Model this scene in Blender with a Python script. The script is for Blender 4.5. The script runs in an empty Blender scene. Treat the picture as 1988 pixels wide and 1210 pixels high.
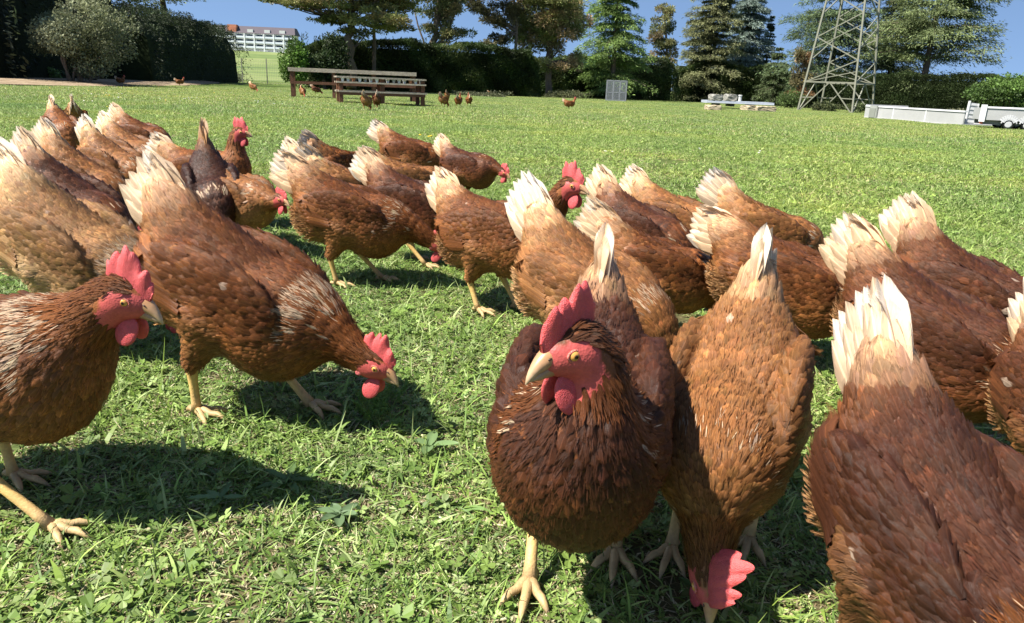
import bpy, math, random
import numpy as np
from math import radians as RAD, sin, cos, pi, atan2
from mathutils import Matrix, Vector

scene = bpy.context.scene
col = scene.collection
random.seed(4)
RNG = np.random.default_rng(7)

# ------------------------------------------------------------------ camera
CAM_H = 0.58
PITCH = RAD(17.2)
ROLL = RAD(2.3)
FPX, PW, PH = 1420.0, 1988.0, 1210.0
cF = np.array([0, cos(PITCH), -sin(PITCH)])
cU0 = np.array([0, sin(PITCH), cos(PITCH)])
cX = np.array([1.0, 0, 0])
cR = cos(ROLL) * cX + sin(ROLL) * cU0
cU = -sin(ROLL) * cX + cos(ROLL) * cU0
cam = bpy.data.cameras.new('camera')
camo = bpy.data.objects.new('camera', cam)
col.objects.link(camo)
camo.matrix_world = Matrix(((cR[0], cU[0], -cF[0], 0), (cR[1], cU[1], -cF[1], 0), (cR[2], cU[2], -cF[2], CAM_H), (0, 0, 0, 1)))
cam.sensor_fit = 'HORIZONTAL'
cam.sensor_width = 36.0
cam.lens = 36.0 * FPX / PW
cam.clip_start = 0.02
cam.clip_end = 5000
scene.camera = camo

# ------------------------------------------------------------------ world, sun, exposure
SUN_EL = RAD(54)
SUN_TO = np.array([-0.90, -0.42])          # horizontal direction towards the sun
SUN_TO = SUN_TO / np.linalg.norm(SUN_TO)
world = bpy.data.worlds.new("World")
scene.world = world
world.use_nodes = True
wn = world.node_tree
wn.nodes.clear()
sky = wn.nodes.new('ShaderNodeTexSky')
sky.sky_type = 'NISHITA'
sky.sun_disc = False
sky.sun_elevation = SUN_EL
sky.sun_rotation = atan2(SUN_TO[0], SUN_TO[1])
sky.air_density = 1.0
sky.dust_density = 0.3
sky.ozone_density = 2.5
tcw = wn.nodes.new('ShaderNodeTexCoord'); mpw = wn.nodes.new('ShaderNodeMapping'); mpw.vector_type = 'POINT'
mpw.inputs['Location'].default_value = (0, 0, 0.27)
wn.links.new(tcw.outputs['Generated'], mpw.inputs[0]); wn.links.new(mpw.outputs[0], sky.inputs[0])
bg = wn.nodes.new('ShaderNodeBackground')
bg.inputs['Strength'].default_value = 0.08
wo = wn.nodes.new('ShaderNodeOutputWorld')
wn.links.new(sky.outputs[0], bg.inputs[0])
wn.links.new(bg.outputs[0], wo.inputs[0])
sun = bpy.data.lights.new('sun', 'SUN')
sun.energy = 5.0
sun.angle = RAD(0.53)
sun.color = (1.0, 0.955, 0.88)
suno = bpy.data.objects.new('sun', sun)
col.objects.link(suno)
d = Vector((SUN_TO[0] * cos(SUN_EL), SUN_TO[1] * cos(SUN_EL), sin(SUN_EL)))
suno.rotation_euler = d.to_track_quat('Z', 'Y').to_euler()
suno.location = (-20, -5, 30)
scene.view_settings.view_transform = 'Standard'
scene.view_settings.look = 'None'
scene.view_settings.exposure = 1.2
scene.view_settings.gamma = 1
scene.cycles.max_bounces = 6
scene.cycles.diffuse_bounces = 3
scene.cycles.transparent_max_bounces = 16

# ------------------------------------------------------------------ terrain
def sstep(a, b, x):
    t = np.clip((x - a) / (b - a), 0, 1)
    return t * t * (3 - 2 * t)

def gz(x, y):
    """height of the field"""
    x = np.asarray(x, float); y = np.asarray(y, float)
    r = np.hypot(x, y)
    yc = np.minimum(y, 110); xc = np.clip(x, -60, 70)
    far = -(0.005 * np.maximum(yc - 6, 0) + 0.006 * xc)
    near = 0.006 * np.sin(x * 3.1 + 1) * np.cos(y * 2.7) * sstep(1.5, 3, r)
    return far * sstep(4, 14, r) + near

def ray(px, py):
    v = cR * (px - PW / 2) / FPX + cU * (PH / 2 - py) / FPX + cF
    return v

def gp(px, py):
    """the point of the field seen at a place of the photograph, and metres per pixel there"""
    v = ray(px, py)
    z = 0.0
    for _ in range(90):
        t = (z - CAM_H) / v[2]
        z = 0.5 * z + 0.5 * float(gz(t * v[0], t * v[1]))
    return t * v[0], t * v[1], z, t / FPX

def unit(v):
    v = np.asarray(v, float); return v / (np.linalg.norm(v, axis=-1, keepdims=True) + 1e-12)

def at_depth(px, py, dep):
    v = ray(px, py)
    return v[0] * dep, v[1] * dep, CAM_H + v[2] * dep

# ------------------------------------------------------------------ mesh and tagging helpers
def mesh_np(name, V, F, cols=None, uvs=None, smooth=False, mats=(), midx=None):
    """F: (n,4) quads and/or list of (n,3)/(n,4) arrays; cols per vertex rgb; uvs per vertex"""
    if not isinstance(F, (list, tuple)): F = [F]
    F = [np.asarray(f, np.int32) for f in F if len(f)]
    V = np.asarray(V, np.float32)
    me = bpy.data.meshes.new(name)
    me.vertices.add(len(V)); me.vertices.foreach_set('co', V.ravel())
    loops = np.concatenate([f.ravel() for f in F])
    sizes = np.concatenate([np.full(len(f), f.shape[1], np.int32) for f in F])
    starts = np.concatenate([[0], np.cumsum(sizes)[:-1]]).astype(np.int32)
    me.loops.add(len(loops)); me.loops.foreach_set('vertex_index', loops)
    me.polygons.add(len(sizes)); me.polygons.foreach_set('loop_start', starts); me.polygons.foreach_set('loop_total', sizes)
    if midx is not None: me.polygons.foreach_set('material_index', np.asarray(midx, np.int32))
    me.polygons.foreach_set('use_smooth', np.full(len(sizes), smooth))
    if cols is not None:
        a = me.attributes.new('Col', 'FLOAT_COLOR', 'POINT')
        c = np.ones((len(V), 4), np.float32); c[:, :3] = cols
        a.data.foreach_set('color', c.ravel())
    if uvs is not None:
        l = me.uv_layers.new(name='UV')
        l.data.foreach_set('uv', np.asarray(uvs, np.float32)[loops].ravel())
    me.update(calc_edges=True)
    me.validate()
    for m in mats: me.materials.append(m)
    return me

def link(name, me, parent=None, loc=None, rot=None):
    o = bpy.data.objects.new(name, me)
    col.objects.link(o)
    if parent is not None: o.parent = parent
    if loc is not None: o.location = loc
    if rot is not None: o.rotation_euler = rot
    return o

def tag(o, label=None, cat=None, group=None, kind=None):
    if label: o['label'] = label
    if cat: o['category'] = cat
    if group: o['group'] = group
    if kind: o['kind'] = kind
    return o

class MB:
    """collects shapes of one part"""
    def __init__(s): s.V = []; s.F = []; s.n = 0; s.C = []
    def add(s, V, F, c=(1, 1, 1)):
        V = np.asarray(V, float)
        s.V.append(V); s.C.append(np.tile(np.asarray(c, float), (len(V), 1)) if np.ndim(c) == 1 else c)
        for f in (F if isinstance(F, list) else [F]):
            s.F.append(np.asarray(f) + s.n)
        s.n += len(V)
    def box(s, x0, x1, y0, y1, z0, z1, c=(1, 1, 1), M=None):
        V = np.array([[x, y, z] for x in (x0, x1) for y in (y0, y1) for z in (z0, z1)], float)
        if M is not None: V = V @ M[0].T + M[1]
        F = np.array([[0, 1, 3, 2], [4, 6, 7, 5], [0, 4, 5, 1], [2, 3, 7, 6], [0, 2, 6, 4], [1, 5, 7, 3]])
        s.add(V, F, c)
    def tube(s, pts, rad, n=8, c=(1, 1, 1), cap=True, flat=1.0):
        pts = np.asarray(pts, float); rad = np.broadcast_to(np.asarray(rad, float), (len(pts),))
        T = np.gradient(pts, axis=0); T /= np.linalg.norm(T, axis=1)[:, None] + 1e-12
        ref = np.array([0.0, 1, 0]) if abs(T[0][1]) < .8 else np.array([1.0, 0, 0])
        V = []
        for i in range(len(pts)):
            a = np.cross(T[i], ref); a /= np.linalg.norm(a); b = np.cross(T[i], a); ref = np.cross(a, T[i])
            th = np.arange(n) * 2 * pi / n
            V.append(pts[i] + rad[i] * (np.cos(th)[:, None] * a * flat + np.sin(th)[:, None] * b))
        V = np.concatenate(V)
        F = []
        for i in range(len(pts) - 1):
            j = np.arange(n); k = (j + 1) % n
            F.append(np.stack([i * n + j, i * n + k, (i + 1) * n + k, (i + 1) * n + j], 1))
        F = [np.concatenate(F)]
        if cap:
            m = len(V); V = np.concatenate([V, pts[:1], pts[-1:]])
            j = np.arange(n); k = (j + 1) % n; e = (len(pts) - 1) * n
            F.append(np.stack([k, j, np.full(n, m)], 1)); F.append(np.stack([e + j, e + k, np.full(n, m + 1)], 1))
        if np.ndim(c) == 2:
            cc = np.repeat(np.asarray(c), n, 0)
            if cap: cc = np.concatenate([cc, c[:1], c[-1:]])
            c = cc
        s.add(V, F, c)
    def beam(s, a, b, w, t=None, c=(1, 1, 1)):
        """square bar from a to b"""
        a = np.asarray(a, float); b = np.asarray(b, float); t = t or w
        T = b - a; L = np.linalg.norm(T); T /= L
        ref = np.array([0, 0, 1.0]) if abs(T[2]) < .9 else np.array([0, 1.0, 0])
        u = np.cross(T, ref); u /= np.linalg.norm(u); v = np.cross(u, T)
        s.box(-w / 2, w / 2, -t / 2, t / 2, 0, L, c, (np.stack([u, v, T], 1), a))
    def sphere(s, c0, r, nu=16, nv=10, c=(1, 1, 1), M=None):
        th = np.linspace(0, pi, nv + 1)[1:-1]; ph = np.arange(nu) * 2 * pi / nu
        V = [[0, 0, 1.0]] + [[sin(t) * cos(p), sin(t) * sin(p), cos(t)] for t in th for p in ph] + [[0, 0, -1.0]]
        V = np.array(V) * np.asarray(r, float)
        if M is not None: V = V @ M.T
        V = V + np.asarray(c0, float)
        j = np.arange(nu); k = (j + 1) % nu; F4 = []
        for i in range(nv - 2):
            F4.append(np.stack([1 + i * nu + j, 1 + (i + 1) * nu + j, 1 + (i + 1) * nu + k, 1 + i * nu + k], 1))
        l = len(V) - 1; b0 = 1 + (nv - 2) * nu
        F = [np.concatenate(F4), np.stack([np.zeros(nu, int), 1 + j, 1 + k], 1), np.stack([np.full(nu, l), b0 + k, b0 + j], 1)]
        s.add(V, F, c)
    def build(s, name, mat, parent=None, smooth=False, loc=None):
        F3 = [f for f in s.F if f.shape[1] == 3]; F4 = [f for f in s.F if f.shape[1] == 4]
        F = []
        if F4: F.append(np.concatenate(F4))
        if F3: F.append(np.concatenate(F3))
        me = mesh_np(name, np.concatenate(s.V), F, cols=np.concatenate(s.C), smooth=smooth, mats=(mat,))
        return link(name, me, parent, loc)

# ------------------------------------------------------------------ materials
def new_mat(name, rough=0.6, spec=0.3):
    m = bpy.data.materials.new(name); m.use_nodes = True
    nt = m.node_tree; b = nt.nodes['Principled BSDF']
    b.inputs['Roughness'].default_value = rough
    b.inputs['Specular IOR Level'].default_value = spec
    return m, nt, b

def nd(nt, t, **kw):
    n = nt.nodes.new(t)
    for k, v in kw.items():
        if k in n.inputs: n.inputs[k].default_value = v
        else: setattr(n, k, v)
    return n

def mixc(nt, a, b, fac, mode='MIX'):
    n = nt.nodes.new('ShaderNodeMix'); n.data_type = 'RGBA'; n.blend_type = mode
    for s, v in ((n.inputs[6], a), (n.inputs[7], b), (n.inputs[0], fac)):
        if hasattr(v, 'links') or hasattr(v, 'is_linked'): nt.links.new(v, s)
        elif isinstance(v, (tuple, list)): s.default_value = (*v[:3], 1)
        else: s.default_value = v
    return n.outputs[2]

def mmath(nt, op, a, b=None, c=None):
    n = nt.nodes.new('ShaderNodeMath'); n.operation = op
    for i, v in enumerate((a, b, c)):
        if v is None: continue
        if hasattr(v, 'is_linked'): nt.links.new(v, n.inputs[i])
        else: n.inputs[i].default_value = v
    return n.outputs[0]

def ramp(nt, fac, stops):
    n = nt.nodes.new('ShaderNodeValToRGB'); nt.links.new(fac, n.inputs[0])
    e = n.color_ramp.elements
    while len(e) < len(stops): e.new(0.5)
    for i, (p, c) in enumerate(stops):
        e[i].position = p; e[i].color = (*c, 1) if len(c) == 3 else c
    return n.outputs[0]

def noise(nt, scale, detail=3, vec=None, rough=0.55, coord='Object'):
    n = nd(nt, 'ShaderNodeTexNoise', Scale=scale, Detail=detail, Roughness=rough)
    if vec is None:
        tc = nt.nodes.new('ShaderNodeTexCoord'); vec = tc.outputs[coord]
    nt.links.new(vec, n.inputs['Vector'])
    return n.outputs['Fac']

def bump(nt, b, h, strength=0.3, dist=0.01):
    n = nd(nt, 'ShaderNodeBump', Strength=strength, Distance=dist)
    nt.links.new(h, n.inputs['Height']); nt.links.new(n.outputs[0], b.inputs['Normal'])

def attr_mat(name, rough=0.6, spec=0.3, nscale=20, namt=0.25, bscale=None, bstr=0.3, bdist=0.01, transl=0.0, coord='Object'):
    """colour from the mesh's Col attribute, varied by noise"""
    m, nt, b = new_mat(name, rough, spec)
    a = nd(nt, 'ShaderNodeAttribute', attribute_name='Col')
    n = noise(nt, nscale, 4, coord=coord)
    f = mmath(nt, 'MULTIPLY_ADD', n, namt * 2, 1 - namt)
    c = mixc(nt, a.outputs['Color'], f, 1.0, 'MULTIPLY')
    nt.links.new(c, b.inputs['Base Color'])
    if bscale: bump(nt, b, noise(nt, bscale, 3, coord=coord), bstr, bdist)
    if transl > 0:
        t = nt.nodes.new('ShaderNodeBsdfTranslucent'); nt.links.new(c, t.inputs['Color'])
        mx = nt.nodes.new('ShaderNodeMixShader'); mx.inputs[0].default_value = transl
        out = nt.nodes['Material Output']
        nt.links.new(b.outputs[0], mx.inputs[1]); nt.links.new(t.outputs[0], mx.inputs[2]); nt.links.new(mx.outputs[0], out.inputs[0])
    return m

def feather_material(name='feather', fray=.60, cutv=1.22, bamt=.8):
    m, nt, b = new_mat(name, 0.44, 0.24)
    a = nd(nt, 'ShaderNodeAttribute', attribute_name='Col')
    uv = nt.nodes.new('ShaderNodeUVMap'); uv.uv_map = 'UV'
    sep = nt.nodes.new('ShaderNodeSeparateXYZ'); nt.links.new(uv.outputs[0], sep.inputs[0])
    U, V = sep.outputs[0], sep.outputs[1]
    au = mmath(nt, 'ABSOLUTE', mmath(nt, 'SUBTRACT', U, 0.5))            # 0 at the shaft, .5 at the edge
    s = mmath(nt, 'ADD', mmath(nt, 'MULTIPLY', V, 34.0), mmath(nt, 'MULTIPLY', au, -46.0))
    cx = nt.nodes.new('ShaderNodeCombineXYZ'); nt.links.new(s, cx.inputs[0]); nt.links.new(mmath(nt, 'MULTIPLY', U, 1.5), cx.inputs[1])
    tc = nt.nodes.new('ShaderNodeTexCoord')
    add = nt.nodes.new('ShaderNodeVectorMath'); add.operation = 'MULTIPLY_ADD'
    nt.links.new(tc.outputs['Object'], add.inputs[0]); add.inputs[1].default_value = (30, 30, 30); nt.links.new(cx.outputs[0], add.inputs[2])
    barb = noise(nt, 1.6, 2, add.outputs[0])
    big = noise(nt, 14, 4)
    f1 = mmath(nt, 'MULTIPLY_ADD', barb, bamt, 1 - bamt / 2)
    f2 = mmath(nt, 'MULTIPLY_ADD', big, 0.7, 0.65)
    shaft = nd(nt, 'ShaderNodeMapRange'); nt.links.new(au, shaft.inputs[0]); shaft.inputs[1].default_value = 0.0; shaft.inputs[2].default_value = 0.06; shaft.inputs[3].default_value = 1.75; shaft.inputs[4].default_value = 1.0
    f = mmath(nt, 'MULTIPLY', mmath(nt, 'MULTIPLY', f1, f2), shaft.outputs[0])
    c = mixc(nt, a.outputs['Color'], f, 1.0, 'MULTIPLY')
    nt.links.new(c, b.inputs['Base Color'])
    b.inputs['Sheen Weight'].default_value = 0.0
    b.inputs['Sheen Roughness'].default_value = 0.4
    bump(nt, b, barb, 0.5, 0.0016)
    t = nt.nodes.new('ShaderNodeBsdfTranslucent'); nt.links.new(c, t.inputs['Color'])
    mx = nt.nodes.new('ShaderNodeMixShader'); mx.inputs[0].default_value = 0.2
    nt.links.new(b.outputs[0], mx.inputs[1]); nt.links.new(t.outputs[0], mx.inputs[2])
    # frayed vane edge
    fr = noise(nt, 1.3, 2, cx.outputs[0])
    edge = mmath(nt, 'MAXIMUM', mmath(nt, 'MULTIPLY', au, 2.0), V)
    k = mmath(nt, 'ADD', edge, mmath(nt, 'MULTIPLY', fr, fray))
    cut = mmath(nt, 'MULTIPLY', mmath(nt, 'SUBTRACT', k, cutv - .14), 1 / .26); cut.node.use_clamp = True
    tr = nt.nodes.new('ShaderNodeBsdfTransparent'); m2 = nt.nodes.new('ShaderNodeMixShader')
    nt.links.new(cut, m2.inputs[0]); nt.links.new(mx.outputs[0], m2.inputs[1]); nt.links.new(tr.outputs[0], m2.inputs[2])
    nt.links.new(m2.outputs[0], nt.nodes['Material Output'].inputs[0])
    return m

def skin_material(name, rough, sub, bsc, bs, bd, spec=.35):
    # bumpy skin: fine cells over broad wrinkles
    m, nt, b = new_mat(name, rough, spec)
    a = nd(nt, 'ShaderNodeAttribute', attribute_name='Col')
    n = noise(nt, 260, 3); n2 = noise(nt, 60, 4)
    f = mmath(nt, 'MULTIPLY', mmath(nt, 'MULTIPLY_ADD', n, .5, .75), mmath(nt, 'MULTIPLY_ADD', n2, .7, .65))
    c = mixc(nt, a.outputs['Color'], f, 1.0, 'MULTIPLY')
    nt.links.new(c, b.inputs['Base Color'])
    if sub:
        b.inputs['Subsurface Weight'].default_value = sub
        b.inputs['Subsurface Radius'].default_value = (1.0, .25, .15)
        b.inputs['Subsurface Scale'].default_value = 0.003
    vo = nd(nt, 'ShaderNodeTexVoronoi', Scale=bsc)
    tc = nt.nodes.new('ShaderNodeTexCoord'); nt.links.new(tc.outputs['Object'], vo.inputs['Vector'])
    wr = noise(nt, 130, 4); bump(nt, b, mmath(nt, 'ADD', vo.outputs['Distance'], mmath(nt, 'MULTIPLY', wr, 1.6)), bs, bd)
    return m

M_FEATHER = feather_material()
M_QUILL = feather_material('quill', .34, 1.19, .5)
M_BODY = skin_material('body_skin', 0.55, 0, 420, 0.3, 0.0010)
M_COMB = skin_material('comb_skin', 0.5, 0.3, 900, 0.55, 0.0013)
M_BEAK, _nt, _b = new_mat('beak_horn', 0.38, 0.4)
_a = nd(_nt, 'ShaderNodeAttribute', attribute_name='Col'); _nt.links.new(mixc(_nt, _a.outputs[0], mmath(_nt, 'MULTIPLY_ADD', noise(_nt, 220, 3), .6, .7), 1.0, 'MULTIPLY'), _b.inputs['Base Color'])
M_EYE, _nt, _b = new_mat('eye', 0.08, 0.6)
_a = nd(_nt, 'ShaderNodeAttribute', attribute_name='Col'); _nt.links.new(_a.outputs[0], _b.inputs['Base Color'])
# ------------------------------------------------------------------ the field
def grid_mesh(name, xs, ys, zf, mat):
    X, Y = np.meshgrid(xs, ys, indexing='ij'); V = np.stack([X, Y, zf(X, Y)], -1).reshape(-1, 3)
    i = np.arange(len(xs) - 1)[:, None] * len(ys) + np.arange(len(ys) - 1)[None]
    F = np.stack([i, i + len(ys), i + len(ys) + 1, i + 1], -1).reshape(-1, 4)
    return link(name, mesh_np(name, V, F, smooth=True, mats=(mat,)))

def ground_mat():
    m, nt, b = new_mat('turf_soil', 0.9, 0.1)
    g = nt.nodes.new('ShaderNodeNewGeometry').outputs['Position']
    fine = noise(nt, 55, 5, g); mid = noise(nt, 6, 5, g); big = noise(nt, .35, 4, g)
    soil = ramp(nt, fine, [(.3, (.045, .030, .018)), (.55, (.11, .078, .045)), (.75, (.26, .19, .11))])
    gr = ramp(nt, mid, [(.25, (.035, .060, .012)), (.5, (.075, .115, .024)), (.75, (.13, .165, .040))])
    gr = mixc(nt, gr, ramp(nt, big, [(.35, (.8, .85, .8)), (.65, (1.15, 1.1, 1.0))]), 1.0, 'MULTIPLY')
    sx = nt.nodes.new('ShaderNodeVectorMath'); sx.operation = 'LENGTH'; nt.links.new(g, sx.inputs[0])
    mr = nd(nt, 'ShaderNodeMapRange'); nt.links.new(sx.outputs['Value'], mr.inputs[0]); mr.inputs[1].default_value = 1.5; mr.inputs[2].default_value = 9.0; mr.inputs[3].default_value = .25; mr.inputs[4].default_value = 1.0
    c = mixc(nt, soil, gr, mr.outputs[0])
    nt.links.new(c, b.inputs['Base Color']); bump(nt, b, fine, .8, .01)
    return m
lin = lambda a, b, n: np.linspace(a, b, n)
xs = np.concatenate([[-3000, -1200, -500, -200], lin(-100, -8, 40), lin(-7, 7, 90), lin(8, 100, 40), [200, 500, 1200, 3000]])
ys = np.concatenate([[-60, -20, -5], lin(-2, 8, 80), lin(8.5, 120, 70), [200, 500, 1500, 3500]])
tag(grid_mesh('ground', xs, ys, gz, ground_mat()), kind='structure')

# bare soil strip under the hedge on the left
def soil_mat():
    m, nt, b = new_mat('bare_soil', .95, .05)
    g = nt.nodes.new('ShaderNodeNewGeometry').outputs['Position']
    f = noise(nt, 3, 6, g); nt.links.new(ramp(nt, f, [(.3, (.16, .115, .070)), (.5, (.27, .20, .13)), (.7, (.38, .30, .20))]), b.inputs['Base Color'])
    bump(nt, b, noise(nt, 9, 5, g), .8, .06)
    return m
pts_near = [gp(px, py)[:2] for px, py in ((-260, 162), (-60, 164), (60, 167), (180, 169), (280, 168), (360, 168), (430, 163))]
pts_far = [(x * 1.32 - 1, y * 1.32) for x, y in pts_near]
b = MB()
V = []
for (a, c) in zip(pts_near, pts_far):
    for t in lin(0, 1, 8):
        x = a[0] + (c[0] - a[0]) * t; y = a[1] + (c[1] - a[1]) * t + random.uniform(-.4, .4) * (t == 0)
        V.append((x, y, float(gz(x, y)) + .03 + .05 * random.random() * (0 < t < 1) + sstep(0, .55, t) * max(0.08, .52 * (1 - float(sstep(-26, -15, a[0])))) ))
i = np.arange(len(pts_near) - 1)[:, None] * 8 + np.arange(7)[None]
b.add(V, np.stack([i, i + 8, i + 9, i + 1], -1).reshape(-1, 4)); tag(b.build('bare_soil', soil_mat(), smooth=True), kind='structure')

# ------------------------------------------------------------------ hillside, far building
def hill_mat():
    m, nt, b = new_mat('hill_meadow', .95, .05)
    g = nt.nodes.new('ShaderNodeNewGeometry').outputs['Position']
    nt.links.new(ramp(nt, noise(nt, .05, 6, g), [(.3, (.10, .145, .05)), (.5, (.16, .20, .07)), (.7, (.24, .26, .11))]), b.inputs['Base Color'])
    return m
def hz(x, y):
    return -0.6 + 11.8 * sstep(85, 400, y) + .5 * np.sin(x * .03) * sstep(90, 300, y)
tag(grid_mesh('hillside', lin(-420, -30, 40), lin(86, 520, 50), hz, hill_mat()), kind='structure')

M_PAINT = attr_mat('weathered_surface', .65, .25, nscale=1.2, namt=.18, bscale=6, bstr=.2, bdist=.02)
M_METAL = attr_mat('galvanised_metal', .5, .4, nscale=6, namt=.2)
M_WOOD = attr_mat('old_wood', .8, .15, nscale=9, namt=.5, bscale=30, bstr=.6, bdist=.01)
M_STONE = attr_mat('stone', .9, .1, nscale=5, namt=.3, bscale=12, bstr=.7, bdist=.03)
M_GLASS, _nt, _b = new_mat('window_glass', .12, .5); _b.inputs['Base Color'].default_value = (.03, .04, .05, 1)
M_RUBBER, _nt, _b = new_mat('tyre_rubber', .8, .2); _b.inputs['Base Color'].default_value = (.02, .02, .02, 1)

bl = bpy.data.objects.new('apartment_building', None); col.objects.link(bl)
bx, by, bz = at_depth(478, 104, 400)
bl.location = (bx, by, float(hz(bx, by)) - .3); bl.rotation_euler = (0, 0, RAD(4))
tag(bl, 'long white apartment building with balconies and dark dormered roof up on the hillside', 'building')
b = MB(); b.box(-26, 26, 0, 12, 0, 10.4, (.80, .80, .78)); b.box(-26, 26, -.2, 0, 9.9, 10.4, (.8, .8, .78)); b.build('wall', M_PAINT, bl)
for fl_ in range(4):
    b = MB(); z = .2 + fl_ * 2.55
    b.box(-25.6, 25.6, -1.5, -.02, z, z + .25, (.8, .8, .79)); b.box(-25.6, 25.6, -1.55, -1.45, z + .27, z + 1.15, (.74, .77, .82)); b.build('balcony', M_PAINT, bl)
    for k in range(10):
        b = MB(); x = -23.5 + k * 5.2; b.box(x - 1.5, x + 1.5, -.06, .3, z + .3, z + 2.05); b.build('window', M_GLASS, bl)
for k in range(9):
    x = -20.8 + k * 5.2; b = MB(); b.box(x - .25, x + .25, -1.7, 0.0, 0, 10.3, (.82, .82, .8)); b.build('pier', M_PAINT, bl)
b = MB()
b.add([[-27, -1.2, 10.45], [27, -1.2, 10.45], [27, 13, 10.45], [-27, 13, 10.45], [-26, 3.2, 14.2], [26, 3.2, 14.2], [26, 9, 14.2], [-26, 9, 14.2]],
      np.array([[0, 1, 5, 4], [1, 2, 6, 5], [2, 3, 7, 6], [3, 0, 4, 7], [4, 5, 6, 7], [3, 2, 1, 0]]), (.085, .070, .080))
rf = b.build('roof', M_PAINT, bl)
for k, x in enumerate((-21, -13.5, -6, 3, 12, 20)):
    b = MB(); c = (.45, .17, .10) if x in (-21, -6) else (.6, .6, .58)
    b.box(x - 1.5, x + 1.5, -.6, 4, 10.6, 13.3 if c[0] < .5 else 12.5, c); b.build('dormer', M_PAINT, rf)
b = MB(); b.box(-9, -4.2, -.45, 3.5, 10.5, 14.6, (.48, .19, .11)); b.build('brick_gable', M_PAINT, bl)
b = MB()
for k in range(60):
    x = -60 + k * 2; b.beam((x, 0, 0), (x, 0, 1.1), .12, c=(.75, .75, .72))
for z in (.45, 1.05): b.beam((-60, 0, z), (58, 0, z), .16, c=(.78, .78, .76))
gx_, gy_, _ = at_depth(512, 108, 385)
g_ = b.build('guard_rail', M_METAL); g_.location = (gx_, gy_, float(hz(gx_, gy_)) + .2)
tag(g_, 'pale guard rail running below the white hillside building', 'railing')

# ------------------------------------------------------------------ vegetation builders
M_LEAF = attr_mat('foliage', .55, .25, nscale=.8, namt=.3, transl=.3)
M_BARK = attr_mat('bark', .95, .05, nscale=3, namt=.45, bscale=8, bstr=1, bdist=.05)

def cards(P, size, aspect=.45, up=None, dirs=None, rng=RNG):
    """small leaf sprays: a bent rhombus at each point"""
    n = len(P); size = np.broadcast_to(size, (n,))
    d = unit(rng.normal(size=(n, 3))) if dirs is None else unit(dirs + rng.normal(size=(n, 3)) * .35)
    a = unit(np.cross(d, rng.normal(size=(n, 3)) if up is None else np.asarray(up) + rng.normal(size=(n, 3)) * .45))
    nn = np.cross(d, a)
    s = size[:, None]
    V = np.stack([P, P + d * s * .5 + a * s * aspect * .5, P + d * s + nn * s * .12, P + d * s * .5 - a * s * aspect * .5], 1)
    F = np.arange(4 * n).reshape(n, 4)
    return V.reshape(-1, 3), F

def vary(base, n, amt, rng=RNG, warm=.0):
    c = np.asarray(base)[None] * np.exp(rng.normal(size=(n, 1)) * amt) * (1 + rng.normal(size=(n, 3)) * .06)
    return np.clip(c, .003, .9)

def tree_obj(name, x, y, label, cat, group=None):
    t = bpy.data.objects.new(name, None); col.objects.link(t)
    t.location = (x, y, float(gz(x, y)) - .1)
    return tag(t, label, cat, group)

def crown(name, P, size, colr, parent, aspect=.4, dirs=None, up=None):
    V, F = cards(P, size, aspect, up, dirs)
    me = mesh_np(name, V, F, cols=np.repeat(colr, 4, 0), mats=(M_LEAF,))
    return link(name, me, parent)

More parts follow.
